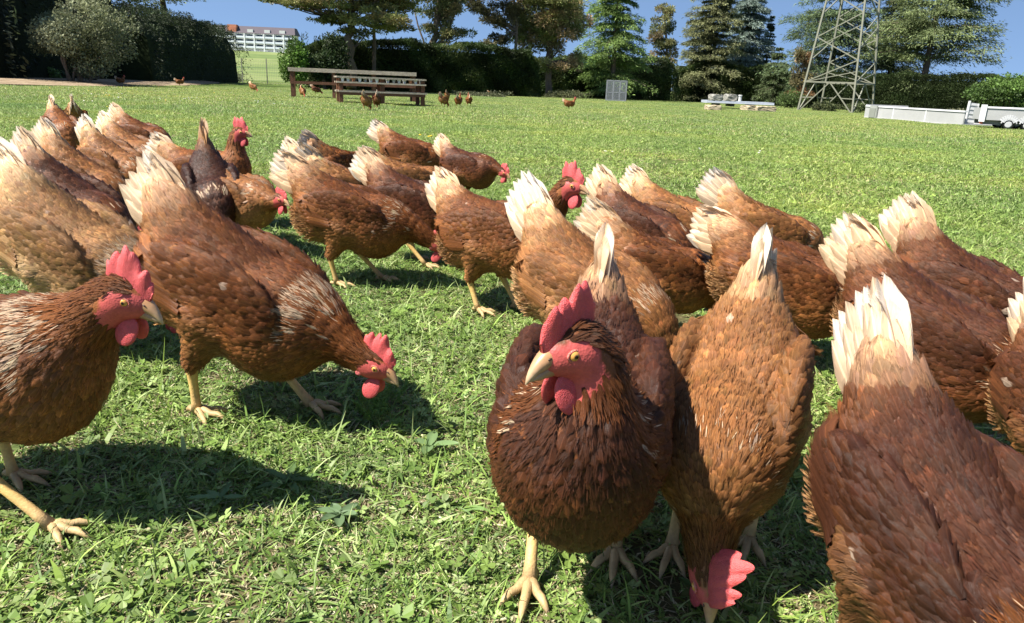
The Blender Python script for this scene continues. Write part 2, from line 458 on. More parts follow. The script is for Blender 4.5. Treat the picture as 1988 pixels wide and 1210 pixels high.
def conifer(px, py, topy, wid, label, c1, c2, depth=None, droop=.25, n=16000, leaf=.22, start=.06, power=.8, layers=None, lean=0, gap=.0, rise=.15, seed=0, cat='tree', spray=.30):
    """layered conifer: whorls of branches carrying flat sprays; px, py base, topy tree top, wid crown width in pixels"""
    rng = np.random.default_rng(seed)
    if depth is None: x, y, z, mpp = gp(px, py)
    else:
        x, y, z = at_depth(px, py, depth); mpp = depth / FPX
    dep = mpp * FPX
    h = (py - topy) * mpp; R = wid * mpp / 2
    t = tree_obj('conifer', x, y, label, cat)
    b = MB(); tp = [(lean * s * h + .05 * h * .1 * sin(s * 5 + seed), 0, h * s) for s in lin(0, 1, 8)]
    b.tube(tp, lin(max(.12, h * .022), .02, 8), 8, (.16, .12, .09))
    layers = layers or int(h * 3.0); 
    P, Dd, Cc = [], [], []
    nb_tot = layers * 6; per = max(6, int(n * 1.5) // nb_tot)
    for li in range(layers):
        s = start + (1 - start) * (li + rng.uniform(-.4, .4)) / layers
        s = min(max(s, start), .995)
        if rng.random() < gap: continue
        Rl = R * ((1 - s) ** power * (1 - .35 * math.exp(-((s - start) / .07) ** 2)) + .03)
        for k in range(6):
            a = rng.uniform(0, 2 * pi); L = Rl * rng.uniform(.45, 1.18)
            d0 = np.array([cos(a), sin(a), 0]); z0 = h * s
            ts = rng.random(per) ** .65
            lat = rng.normal(size=per) * spray * L * (1 - ts * .75) * (.25 + ts)
            pz = z0 + L * (rise * ts - droop * ts ** 2) - np.abs(lat) * .25 + rng.normal(size=per) * .035 * L
            q = np.outer(ts * L, d0) + np.outer(lat, [-sin(a), cos(a), 0]); q[:, 2] = pz; q[:, 0] += lean * z0
            P.append(q); Dd.append(np.tile(d0 * .8 + np.array([0, 0, -.25]), (per, 1)) + np.outer(np.sign(lat), [-sin(a), cos(a), 0]) * .6)
            tone = rng.uniform(.75, 1.25)
            mixv = (rng.random((per, 1)) * .5 + ts[:, None] * .5)
            Cc.append((np.asarray(c1) * (1 - mixv) + np.asarray(c2) * mixv) * tone)
            if k < 3: b.tube([(lean * z0, 0, z0), (d0[0] * L * .5 + lean * z0, d0[1] * L * .5, z0 + L * (rise * .5 - droop * .25)), (d0[0] * L * .95 + lean * z0, d0[1] * L * .95, z0 + L * (rise - droop) * .95)], [max(.03, h * .004), .03, .012], 4, (.13, .10, .08), cap=False)
    b.build('trunk', M_BARK, t, smooth=True)
    P = np.concatenate(P); Dd = np.concatenate(Dd); Cc = np.concatenate(Cc)
    Cc = np.clip(1.45 * Cc * np.exp(rng.normal(size=(len(P), 1)) * .22), .003, .6)
    crown('crown', P, leaf * 1.15 * rng.uniform(.6, 1.3, len(P)), Cc, t, .24, Dd, (0, 0, 1))
    return t

def pine(px, py, clumps, trunk, label, cols, depth=None, n=14000, leaf=.2, seed=0, name='pine_tree', rad=.16, fill=1.0):
    """irregular pine: trunk path and foliage clumps given as (px, py, rx, ry, depth offset) around the base"""
    rng = np.random.default_rng(seed)
    if depth is None: x, y, z, mpp = gp(px, py)
    else: x, y, z = at_depth(px, py, depth); mpp = depth / FPX
    dep = y
    t = tree_obj(name, x, y, label, 'tree')
    o = np.array(t.location)
    def W(a, c, dy=0):
        v = ray(a, c); s = (y + dy) / v[1]; return v * s + np.array([0, 0, CAM_H]) - o
    b = MB()
    for path, r0 in trunk:
        q = [W(a, c, dd) for a, c, dd in path]; m = len(q)
        tt = lin(0, m - 1, m * 3); q = np.array([[np.interp(v, range(m), [p[k] for p in q]) for k in range(3)] for v in tt])
        q[1:-1] += rng.normal(size=(len(q) - 2, 3)) * r0 * .25
        b.tube(q, lin(r0, r0 * .45, len(q)), 8, (.15, .115, .085))
    area = np.array([c[2] * c[3] for c in clumps], float); area /= area.sum()
    P, Cc, D = [], [], []
    axis = np.array([W(a, c, dd) for a, c, dd in trunk[0][0]])
    for (cx_, cy_, rx, ry, dy), w in zip(clumps, area):
        c0 = W(cx_, cy_, dy); k = max(30, int(n * w))
        sub = max(3, int(5 + rx * ry / 120))
        sc = unit(rng.normal(size=(sub, 3))) * rng.random((sub, 1)) ** .4 * np.array([rx, rx * .9, ry]) * mpp
        which = rng.integers(0, sub, k)
        srad = np.array([rx, rx, ry]) * mpp * (.42 if sub > 6 else .6) * fill
        off = unit(rng.normal(size=(k, 3))) * (rng.random((k, 1)) ** .5) * srad
        P.append(c0 + sc[which] + off); D.append(off * 2 + np.array([0, 0, .12]))
        tone = rng.uniform(.7, 1.3, sub); ci = rng.integers(0, len(cols), sub)
        Cc.append(np.asarray(cols)[ci][which] * tone[which][:, None])
        nr = axis[np.argmin(np.abs(axis[:, 2] - (c0[2] - .3)))]
        for m_ in range(min(sub, 5)):
            e = c0 + sc[m_]; mid = nr * .5 + e * .5 + np.array([0, 0, -.15])
            b.tube([nr, mid, e], [.055, .04, .015], 5, (.13, .10, .08), cap=False)
    b.build('trunk', M_BARK, t, smooth=True)
    P = np.concatenate(P); Cc = np.concatenate(Cc)
    Cc = np.clip(1.8 * Cc * np.exp(rng.normal(size=(len(P), 1)) * .25), .003, .6)
    crown('crown', P, leaf * 1.15 * rng.uniform(.5, 1.3, len(P)), Cc, t, .36, np.concatenate(D) / (leaf * 2))
    return t

def hedge(name, p0, p1, h0, h1, thick, label, cols, n=20000, leaf=.2, spiky=0, seed=0, cat='hedge', ends=True, lump=.35):
    rng = np.random.default_rng(seed)
    p0 = np.array(p0[:2]); p1 = np.array(p1[:2]); ax = p1 - p0; Lh = np.linalg.norm(ax); ax /= Lh; nrm = np.array([ax[1], -ax[0]])
    if nrm[1] > 0: nrm = -nrm
    t = tree_obj(name, *((p0 + p1) / 2), label, cat)
    o = np.array(t.location)
    u = rng.random(n) * Lh; q = rng.random(n)
    H = h0 + (h1 - h0) * u / Lh
    bump_ = lump * (np.sin(u * 1.1 + seed) + np.sin(u * 2.7 + 1) * .6 + np.sin(u * 6.1) * .3) * .4
    H = H + bump_ * np.minimum(1, H / 3)
    face = rng.random(n)
    z = np.where(face < .62, q * H, H); dpt = np.where(face < .62, 0, rng.random(n) * thick)
    back_ = (face > .92); z = np.where(back_, q * H, z); dpt = np.where(back_, thick, dpt)
    rnd = .28 * thick * (1 - np.sqrt(np.clip(1 - (z / H) ** 3, 0, 1)))
    dpt = dpt + np.where(face < .62, rnd, 0) + lump * .5 * (np.sin(u * 3.3 + z * 2.1) + np.sin(u * 1.3 - z * 3.7 + seed)) * .5
    if ends:
        e = min(thick, Lh / 3); endf = np.clip(1 - np.minimum(u, Lh - u) / e, 0, 1)
        z = z * (1 - .35 * endf ** 2); dpt = dpt * (1 - .0 * endf) + endf ** 2 * thick * .35
    dpt += rng.exponential(.12, n) * np.where(face < .62, 1, 0); z -= rng.exponential(.12, n) * (face > .62)
    xy = p0 + u[:, None] * ax - dpt[:, None] * nrm
    P = np.stack([xy[:, 0], xy[:, 1], z + np.asarray(gz(xy[:, 0], xy[:, 1]))], 1) - np.array([o[0], o[1], 0]); P[:, 2] -= o[2]
    D = np.tile(np.array([nrm[0], nrm[1], .7]), (n, 1)) + rng.normal(size=(n, 3)) * .6
    tone = 1 + .45 * np.sin(P[:, 0] * 1.7 + seed) * np.sin(P[:, 2] * 2.3 + P[:, 0] * .8)
    ci = ((np.sin(P[:, 0] * .9 + seed) + np.sin(P[:, 2] * 1.9 + P[:, 0] * 2.1) + 2) / 4.001 * len(cols)).astype(int)
    Cc = np.asarray(cols)[ci] * tone[:, None] * np.exp(rng.normal(size=(n, 1)) * .25)
    S = leaf * rng.uniform(.5, 1.3, n)
    if spiky:
        m = int(Lh * spiky); uu = rng.random(m) * Lh; xy = p0 + uu[:, None] * ax - (rng.random((m, 1)) * thick) * nrm
        zt = h0 + (h1 - h0) * uu / Lh
        k = 14
        sh = rng.uniform(.25, .8, m)
        zz = zt[:, None] + np.asarray(gz(xy[:, 0], xy[:, 1]))[:, None] - o[2] - .45 + sh[:, None] * lin(0, 1, k)[None]
        Q = np.stack([np.repeat(xy[:, 0] - o[0], k) + rng.normal(size=m * k) * .03, np.repeat(xy[:, 1] - o[1], k), zz.ravel()], 1)
        P = np.concatenate([P, Q]); D = np.concatenate([D, np.tile([.1, -.1, 1.2], (len(Q), 1))]); Cc = np.concatenate([Cc, np.tile(np.asarray(cols[0]) * 1.5, (len(Q), 1))]); S = np.concatenate([S, np.full(len(Q), leaf * .9)])
    crown('foliage', P, S, np.clip(Cc, .002, .6), t, .4, D)
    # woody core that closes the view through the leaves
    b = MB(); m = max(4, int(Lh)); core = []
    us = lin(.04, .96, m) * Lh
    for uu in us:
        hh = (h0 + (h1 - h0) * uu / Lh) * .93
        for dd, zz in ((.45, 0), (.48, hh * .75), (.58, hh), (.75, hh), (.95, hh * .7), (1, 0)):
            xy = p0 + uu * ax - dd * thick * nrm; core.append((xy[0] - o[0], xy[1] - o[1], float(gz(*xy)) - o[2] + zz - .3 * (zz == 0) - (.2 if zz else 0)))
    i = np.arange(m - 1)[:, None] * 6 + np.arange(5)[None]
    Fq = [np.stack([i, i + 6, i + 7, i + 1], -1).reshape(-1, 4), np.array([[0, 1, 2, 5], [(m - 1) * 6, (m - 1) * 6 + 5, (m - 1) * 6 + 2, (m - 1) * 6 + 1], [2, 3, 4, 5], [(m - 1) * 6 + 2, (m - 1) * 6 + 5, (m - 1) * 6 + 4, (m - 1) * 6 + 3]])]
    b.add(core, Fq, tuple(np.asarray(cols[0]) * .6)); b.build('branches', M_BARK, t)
    return t

def bush(name, px, py, wpx, hpx, label, cols, depth=None, n=9000, leaf=.12, seed=0, stems=5, cat='shrub', base=.12, ball=.5, twig=(.20, .15, .11)):
    rng = np.random.default_rng(seed)
    if depth is None: x, y, z, mpp = gp(px, py)
    else: x, y, z = at_depth(px, py, depth); mpp = depth / FPX
    t = tree_obj(name, x, y, label, cat)
    W, Hh = wpx * mpp, hpx * mpp
    b = MB(); P, Cc = [], []
    K = 26
    c = unit(rng.normal(size=(K, 3))) * rng.random((K, 1)) ** .45 * np.array([W / 2 * .78, W / 2 * .7, Hh * (1 - base) / 2 * .8]); c[:, 2] += Hh * (base + (1 - base) / 2)
    for k in range(stems):
        e = c[k]; r = rng.uniform(-.1, .1, 2) * W
        b.tube([(r[0], r[1], 0), (r[0] * 1.5 + e[0] * .25, r[1] * 1.5, e[2] * .45), e], [.05 * Hh / 3 + .01, .035 * Hh / 3 + .008, .01], 6, twig)
    for k in range(K):
        m = n // K; off = unit(rng.normal(size=(m, 3))) * (.45 + .55 * rng.random((m, 1)) ** .5) * np.array([W, W, Hh * .9]) * .5 * ball * rng.uniform(.55, 1.0)
        P.append(c[k] + off); Cc.append(np.asarray(cols)[rng.integers(0, len(cols))][None] * rng.uniform(.75, 1.25) * np.exp(rng.normal(size=(m, 1)) * .25))
    b.build('stem', M_BARK, t, smooth=True)
    P = np.concatenate(P); P[:, 2] = np.maximum(P[:, 2], .05)
    crown('foliage', P, leaf * rng.uniform(.5, 1.3, len(P)), np.clip(np.concatenate(Cc), .003, .6), t, .55)
    return t

# ------------------------------------------------------------------ left: bush, dark hedge, dark conifer
DG = [(.012, .018, .008), (.016, .026, .010), (.010, .014, .008)]
hedge('conifer_hedge', gp(175, 158), gp(402, 159), 3.5, 3.8, 2.6, 'tall dark evergreen hedge with a shaggy top behind the olive bush', [(.030, .044, .018), (.040, .058, .022), (.024, .034, .016)], n=60000, leaf=.13, lump=.6, spiky=12, seed=3)
hedge('conifer_hedge', gp(-230, 151), gp(150, 151), 6.2, 6.4, 3.0, 'very tall dark evergreen hedge at the left edge of the field', [(.022, .03, .014), (.03, .042, .018)], n=40000, leaf=.2, spiky=3, seed=5)
bush('olive_bush', 160, 164, 225, 178, 'large grey-green bush with pale leaves in front of the dark hedge', [(.20, .215, .115), (.25, .26, .15), (.15, .165, .085)], n=26000, leaf=.10, seed=1, stems=8, base=.10, ball=.42)
bush('twiggy_shrub', 178, 162, 60, 42, 'bare twiggy shrub at the foot of the grey-green bush', [(.24, .20, .15), (.19, .16, .12)], n=1500, leaf=.12, seed=2, stems=14, ball=.35)
bush('weed_bush', 105, 158, 34, 30, 'small bright green leafy weed before the dark hedge', [(.12, .19, .05)], n=500, leaf=.10, seed=9, stems=4)
bush('grass_clump', 455, 160, 60, 22, 'low tangled undergrowth at the right end of the tall dark hedge', [(.10, .13, .05), (.14, .15, .07)], n=1500, leaf=.12, seed=19, stems=4)
pine(330, 158, [(270, -4, 36, 12, 0), (320, -8, 34, 14, 1), (298, 6, 13, 5, 0), (372, -6, 26, 8, -1), (395, -3, 10, 4, -1), (230, -50, 90, 30, 0), (330, -70, 80, 30, 0)], [([(330, 160, 3), (322, 60, 3), (310, -30, 1), (290, -90, 0)], .25)],
     'pine behind the dark hedge with its lowest boughs hanging into the sky', [(.10, .12, .04), (.14, .15, .055)], depth=47, n=9000, leaf=.16, seed=8)
conifer(460, 70, 30, 22, 'lone slender spruce standing above the roof of the far building', (.03, .05, .025), (.05, .08, .04), depth=430, n=1500, leaf=.7, seed=4)
bush('far_tree', 483, 66, 14, 10, 'tiny round tree beside the lone spruce on the hill', [(.06, .08, .04)], depth=430, n=500, leaf=.6, seed=6)

# wire fence in the gap
f0 = at_depth(425, 160, 62); f1 = at_depth(620, 160, 58)
ft_ = bpy.data.objects.new('wire_fence', None); col.objects.link(ft_); ft_.location = (f0[0], f0[1], float(gz(f0[0], f0[1])))
tag(ft_, 'wire mesh fence on slim posts at the foot of the green hillside', 'fence')
dv = np.array([f1[0] - f0[0], f1[1] - f0[1]]); 
for k in range(5):
    q = dv * k / 4; b = MB(); b.beam((q[0], q[1], -.3), (q[0], q[1], 2.0), .055, c=(.18, .17, .15)); b.build('post', M_METAL, ft_)
b = MB()
for z in lin(.1, 1.9, 10): b.beam((0, 0, z), (dv[0], dv[1], z), .010, c=(.16, .17, .15))
for k in range(60):
    q = dv * k / 59; b.beam((q[0], q[1], .1), (q[0], q[1], 1.9), .008, c=(.16, .17, .15))
b.build('mesh_wire', M_METAL, ft_)

# ------------------------------------------------------------------ middle: shrub, hedges, pines
bush('bright_shrub', 574, 170, 62, 98, 'bright green shrub left of the dark hedge behind the benches', [(.10, .19, .03), (.07, .13, .025), (.13, .22, .045)], depth=42, n=9000, leaf=.15, seed=11, base=.0)
bush('dark_shrub', 640, 172, 80, 112, 'dark evergreen shrub just left of the pine behind the benches', [(.025, .045, .014), (.04, .06, .02)], depth=43, n=9000, leaf=.16, seed=12, base=.0)
MH = [(.030, .045, .014), (.045, .072, .020), (.085, .11, .035)]
a0 = at_depth(600, 176, 47); a1 = at_depth(1060, 188, 56)
hedge('evergreen_hedge', a0, a1, 3.1, 3.5, 2.6, 'long dark evergreen hedge behind the wooden benches', MH, n=70000, leaf=.17, spiky=6, seed=13)
a0 = at_depth(1050, 190, 66); a1 = at_depth(1330, 196, 80)
hedge('evergreen_hedge', a0, a1, 3.4, 4.3, 3, 'dark hedge behind the wire cage under the conifers', MH, n=30000, leaf=.22, seed=14)
a0 = at_depth(1310, 196, 86); a1 = at_depth(1560, 206, 86)
hedge('evergreen_hedge', a0, a1, 4.6, 4.0, 3, 'dark hedge behind the white flatbed left of the pylon', MH, n=30000, leaf=.22, seed=15)
a0 = at_depth(1540, 212, 74); a1 = at_depth(2060, 235, 60)
hedge('mixed_hedge', a0, a1, 3.4, 3.4, 3, 'dark mixed hedge behind the pylon and the white truck body', [(.03, .045, .015), (.05, .07, .025), (.04, .06, .02)], n=44000, leaf=.2, seed=16)

PC = [(.115, .125, .045), (.15, .15, .06), (.085, .10, .035), (.17, .14, .065)]
PB = [(.14, .14, .055), (.20, .145, .075), (.12, .13, .045), (.10, .12, .04)]
pine(680, 150, [(640, 12, 66, 15, 0), (735, 36, 56, 20, -1), (705, 8, 70, 16, 1), (590, 2, 52, 9, 0), (545, 1, 40, 7, 0), (660, 40, 38, 12, 0), (690, 62, 22, 10, 0), (770, 56, 26, 8, 0), (760, -10, 60, 24, 0), (660, -40, 110, 30, 0), (622, 42, 20, 6, 0), (785, 14, 24, 8, 1)],
     [([(682, 172, 0), (679, 100, 0), (682, 40, 0), (680, -60, 0)], .34), ([(680, 40, 0), (640, 30, 0), (590, 20, 0)], .09), ([(722, 172, 2), (728, 90, 2), (724, 20, 2)], .16)],
     'stout pine with level spreading boughs directly behind the wooden benches', PC, depth=46, n=42000, leaf=.18, seed=21, fill=.9)
pine(845, 160, [(862, 40, 26, 34, 0), (845, 10, 42, 18, 0), (880, 8, 28, 16, 0), (900, 62, 18, 10, 0), (870, 66, 20, 8, 0), (832, 56, 16, 10, 0), (850, -30, 70, 26, 0)],
     [([(834, 176, 0), (840, 90, 0), (850, 40, 0), (858, -40, 0)], .32), ([(846, 96, 0), (872, 60, 0), (885, 10, 0)], .13), ([(838, 120, 0), (812, 50, 0), (800, 0, 0)], .08)],
     'forked pine with a sparse thin crown above the long dark hedge', PC, depth=56, n=16000, leaf=.20, seed=22, fill=1.0)
pine(940, 170, [(940, 18, 22, 14, 0), (958, 40, 24, 16, 0), (975, 75, 20, 12, 0), (918, 6, 18, 12, 0), (945, 88, 20, 8, 0), (990, 20, 30, 20, 0), (960, -20, 60, 20, 0)],
     [([(1003, 186, 0), (1000, 110, 0), (1004, 60, 0), (996, -30, 0)], .17), ([(1002, 70, 0), (960, 40, 0), (905, 8, 0)], .09)],
     'thin grey-stemmed pine with dark ragged tufts left of the brownish pine', [(.045, .045, .022), (.07, .06, .03), (.10, .09, .04)], depth=60, n=13000, leaf=.2, seed=23, fill=1.0)
pine(1065, 190, [(1060, 30, 62, 34, 0), (1030, 70, 44, 26, 0), (1090, 80, 44, 28, 0), (1050, -10, 84, 26, 0), (1065, 122, 44, 14, 0), (1020, 108, 26, 10, 0), (1110, 40, 36, 26, 1), (1118, 118, 14, 14, 0), (1080, 8, 50, 20, -1)],
     [([(1063, 192, 0), (1066, 120, 0), (1070, 50, 0), (1070, -60, 0)], .30)],
     'big brownish pine with a dark bare lower stem in the middle of the tree line', PB, depth=62, n=44000, leaf=.22, seed=24, fill=.95)
conifer(1185, 192, -90, 178, 'bright green feathery cedar right of the brownish pine', (.085, .13, .035), (.15, .215, .06), depth=68, n=40000, leaf=.26, seed=25, droop=.42, rise=.22, power=.75, gap=.12, start=.05)
pine(1292, 196, [(1290, 40, 22, 22, 0), (1296, 20, 16, 10, 0), (1280, 78, 20, 18, 0), (1302, 88, 22, 14, 0), (1288, 112, 26, 12, 0), (1268, 120, 12, 6, 0)],
     [([(1291, 198, 0), (1294, 110, 0), (1292, 20, 0)], .20)], 'narrow ragged pine with tan tinged needles right of the bright cedar', [(.11, .11, .045), (.15, .115, .06), (.08, .09, .035)], depth=82, n=8000, leaf=.24, seed=26, fill=.85)
conifer(1368, 198, -70, 150, 'tall olive and brown tinged fir beside the blue cedar', (.095, .105, .045), (.155, .16, .075), depth=88, n=60000, leaf=.30, seed=27, droop=.15, rise=.1, power=.5, start=.03)
conifer(1432, 198, -40, 132, 'blue-grey cedar with drooping silvery boughs', (.12, .155, .125), (.20, .245, .21), depth=94, n=52000, leaf=.32, seed=28, droop=.35, rise=.15, power=.55, gap=.05, start=.05)
conifer(1477, 200, 36, 52, 'small dark pointed spruce standing clear against the sky', (.04, .055, .022), (.06, .085, .035), depth=96, n=6000, leaf=.3, seed=29, droop=.1, rise=.05, power=.8)
conifer(1498, 206, 96, 96, 'low spreading conifer at the foot of the pointed spruce', (.05, .07, .03), (.09, .115, .05), depth=84, n=7000, leaf=.28, seed=30, droop=.3)
conifer(1600, 212, -110, 270, 'dark cedar with long level boughs behind the lattice pylon', (.055, .08, .04), (.10, .135, .06), depth=78, n=60000, leaf=.3, seed=31, droop=.22, rise=.16, power=.6, gap=.2, start=.1)
pine(1562, 208, [(1555, 120, 16, 24, 0), (1560, 160, 22, 16, 0), (1550, 185, 24, 10, 0)], [([(1562, 210, 0), (1560, 120, 0)], .12)], 'rust-brown dying conifer behind the left leg of the pylon', [(.16, .095, .045), (.10, .085, .04)], depth=72, n=4000, leaf=.24, seed=32)
conifer(1778, 222, -130, 300, 'broad cedar with long layered boughs right of the pylon', (.085, .112, .045), (.15, .18, .075), depth=72, n=70000, leaf=.30, seed=33, droop=.26, rise=.24, power=.55, gap=.30, start=.06, lean=.02)
conifer(1715, 216, -60, 150, 'dense grey-green cedar filling the space between pylon and broad cedar', (.07, .09, .04), (.125, .15, .065), depth=80, n=34000, leaf=.3, seed=34, droop=.25, rise=.2, power=.5, gap=.1)
bush('broadleaf_shrub', 1955, 226, 190, 92, 'glossy bright green broadleaf shrub behind the white trailer', [(.10, .17, .035), (.07, .12, .028), (.13, .20, .05)], depth=44, n=15000, leaf=.17, seed=35, base=.0, ball=.45)
bush('far_tree', 1940, 158, 70, 26, 'dark wooded top showing over the broadleaf shrub', [(.045, .065, .03), (.06, .08, .04)], depth=300, n=3000, leaf=1.4, seed=36, base=0)
for k, (px, py, w, h_, cc_) in enumerate(((1530, 214, 60, 44, (.10, .15, .04)), (1600, 216, 60, 22, (.13, .15, .06)), (1660, 216, 40, 24, (.12, .15, .06)), (1860, 226, 80, 26, (.15, .15, .08)), (1100, 190, 90, 18, (.14, .15, .07)), (940, 182, 130, 14, (.13, .14, .07)))):
    bush('undergrowth', px, py, w, h_, ['leafy undergrowth left of the pylon', 'tall weeds growing between the pylon legs', 'tall weeds by the right leg of the pylon', 'dry scrub behind the end of the white truck body', 'scruffy weeds at the foot of the brownish pine', 'low weeds along the foot of the long dark hedge'][k], [cc_, tuple(np.array(cc_) * .7)], n=2600, leaf=.13, seed=40 + k, depth=[60, 52, 52, 36, 60, 46][k], base=0, stems=3)

# ------------------------------------------------------------------ pylon
base = np.array(gp(1600, 217)[:2]); dpy = base[1]; m_ = dpy / FPX
py_ = bpy.data.objects.new('lattice_pylon', None); col.objects.link(py_); py_.location = (base[0], base[1], float(gz(*base)) - .1); py_.rotation_euler = (0, 0, RAD(-44))
tag(py_, 'grey-green steel lattice pylon standing at the edge of the field', 'pylon')
sw = 102 * m_ / 2; Hp = 16.0; top = sw * .30
def leg(sx, sy, z): s = sw + (top - sw) * z / Hp; return np.array([sx * s, sw + sy * s, z])
pc = (.19, .19, .14)
for sx in (-1, 1):
    for sy in (-1, 1):
        b = MB(); b.beam(leg(sx, sy, -.3), leg(sx, sy, Hp), .11, c=pc); b.build('leg', M_METAL, py_)
lv = [0.0, 2.05, 3.5, 5.0, 6.5, 8.0, 9.6, 11.2, 13, 15]
fc = [((-1, -1), (1, -1)), ((1, -1), (1, 1)), ((1, 1), (-1, 1)), ((-1, 1), (-1, -1))]
for fi, (A, Bc) in enumerate(fc):
    b = MB()
    a0, b0 = leg(*A, 0), leg(*Bc, 0); a1, b1 = leg(*A, lv[1]), leg(*Bc, lv[1]); mid = (a1 + b1) / 2
    b.beam(a1, b1, .085, c=pc); b.beam(a0, mid, .065, c=pc); b.beam(b0, mid, .065, c=pc)
    am, bm = leg(*A, 1.0), leg(*Bc, 1.0); b.beam(am, (a0 + mid) / 2, .06, c=pc); b.beam(bm, (b0 + mid) / 2, .06, c=pc)
    for k in range(1, len(lv) - 1):
        P_, Q_ = (A, Bc) if k % 2 else (Bc, A)
        b.beam(leg(*P_, lv[k]), leg(*Q_, lv[k + 1]), .065, c=pc)
        if k in (1, 3, 5): b.beam(leg(*P_, (lv[k] + lv[k - 1]) / 2 if k > 1 else lv[1]), leg(*Q_, (lv[k] + lv[k + 1]) / 2), .05, c=pc)
    b.build('bracing', M_METAL, py_)

# ------------------------------------------------------------------ wire cage
x, y, z, m_ = gp(1195, 197)
cg = bpy.data.objects.new('wire_cage', None); col.objects.link(cg); cg.location = (x, y, z); cg.rotation_euler = (0, 0, RAD(-8))
tag(cg, 'upright grey wire cage standing on the grass before the hedge', 'cage')
w, h_, dd = 38 * m_, 39 * m_, 1.0
b = MB()
for xx in (-w / 2, -w / 6, w / 6, w / 2):
    for yy in (0, dd):
        b.beam((xx, yy, -.1), (xx, yy, h_), .07, c=(.19, .20, .215))
for zz in (.05, h_ * .42, h_ * .98):
    for yy in (0, dd): b.beam((-w / 2, yy, zz), (w / 2, yy, zz), .07, c=(.19, .20, .215))
    for xx in (-w / 2, w / 2): b.beam((xx, 0, zz), (xx, dd, zz), .07, c=(.19, .20, .215))
b.build('frame', M_METAL, cg)
b = MB()
for k in range(28): xx = -w / 2 + w * k / 27; b.beam((xx, -.02, .05), (xx, -.02, h_ * .98), .012, c=(.3, .32, .34))
for k in range(24): zz = .05 + (h_ * .93) * k / 23; b.beam((-w / 2, -.025, zz), (w / 2, -.025, zz), .012, c=(.3, .32, .34))
b.build('wire_mesh', M_METAL, cg)

# ------------------------------------------------------------------ wooden benches
RU = (.17, .080, .048); GR = (.46, .38, .29); DK = (.12, .06, .04)
def bench(pL, pR, depth_m, h, label, tiers, seed):
    rng = np.random.default_rng(seed)
    a = np.array(gp(*pL)[:2]); c = np.array(gp(*pR)[:2]); L = np.linalg.norm(c - a)
    t = bpy.data.objects.new('potting_bench', None); col.objects.link(t); t.location = (a[0], a[1], float(gz(*a))); t.rotation_euler = (0, 0, atan2(c[1] - a[1], c[0] - a[0]))
    tag(t, label, 'bench', 'old wooden benches in the field')
    nl = max(3, int(L / 1.1) + 1) if tiers > 1 else 4
    for k in range(nl):
        for yy in (0, depth_m - .05):
            xx = .04 + (L - .08) * k / (nl - 1); b = MB()
            b.box(xx - .05, xx + .05, yy, yy + .09, -.05, h * .98 if tiers > 1 else h, tuple(np.array(RU) * rng.uniform(.7, 1.2))); b.build('leg', M_WOOD, t)
    b = MB()
    zz = h * (.42 if tiers > 1 else .55)
    for yy in (-.02, depth_m): b.box(-.02, L + .02, yy - .012, yy + .022, zz - .05, zz + .03, tuple(np.array(RU) * .9))
    b.build('rail', M_WOOD, t)
    for tz, thick in (((h * .45, 1), (h * .80, 1), (h, 1)) if tiers > 1 else ((h, 1),)):
        b = MB(); nbd = 7
        for q in range(nbd):
            y0 = -.04 + (depth_m + .08) * q / nbd; e = rng.uniform(-.03, .03)
            b.box(-.05 + e, L + .05 + e, y0, y0 + (depth_m + .08) / nbd * .8, tz + .002 * q % .005 - (.07 if tiers == 1 else 0), tz + .035 + rng.uniform(0, .008), tuple(np.array(GR) * rng.uniform(.6, 1.15)))
        b.build('slatted_top', M_WOOD, t)
    return t, L
t1, L1 = bench((660, 201), (824, 207), .75, .63, 'two-tier wooden bench with pale slats and rows of little pots in between', 2, 1)
t2, L2 = bench((566, 190), (806, 199.5), .8, .84, 'long weathered bench with rusty brown legs behind the two-tier one', 1, 2)
o1 = t1.matrix_basis.copy(); R1 = Matrix.Rotation(t1.rotation_euler[2], 3, 'Z')
def onb(t, v): return Matrix.Rotation(t.rotation_euler[2], 3, 'Z') @ Vector(v) + t.location
rng = np.random.default_rng(3)
TC = [('white', (.72, .70, .66)), ('terracotta', (.50, .20, .10)), ('grey', (.35, .33, .30))]
for k in range(15):
    nm, cc_ = TC[[0, 0, 1, 0, 2][k % 5]]
    b = MB(); r = .045
    b.tube([(0, 0, 0), (0, 0, .065), (0, 0, .066), (0, 0, .090)], [r * .72, r * .95, r * 1.08, r * 1.08], 10, cc_)
    o = b.build('plant_pot', M_PAINT, smooth=False); o.location = onb(t1, (.08 + (L1 - .16) * k / 14, .02 + .03 * (k % 3), .63 * .80 + .036))
    where = ('at the left end', 'left of the middle', 'around the middle', 'right of the middle', 'at the right end')[k // 3]
    tag(o, f'{nm} pot, {("first", "second", "third")[k % 3]} of three small pots {where} of the bench', 'pot', 'small pots standing on the bench shelf')

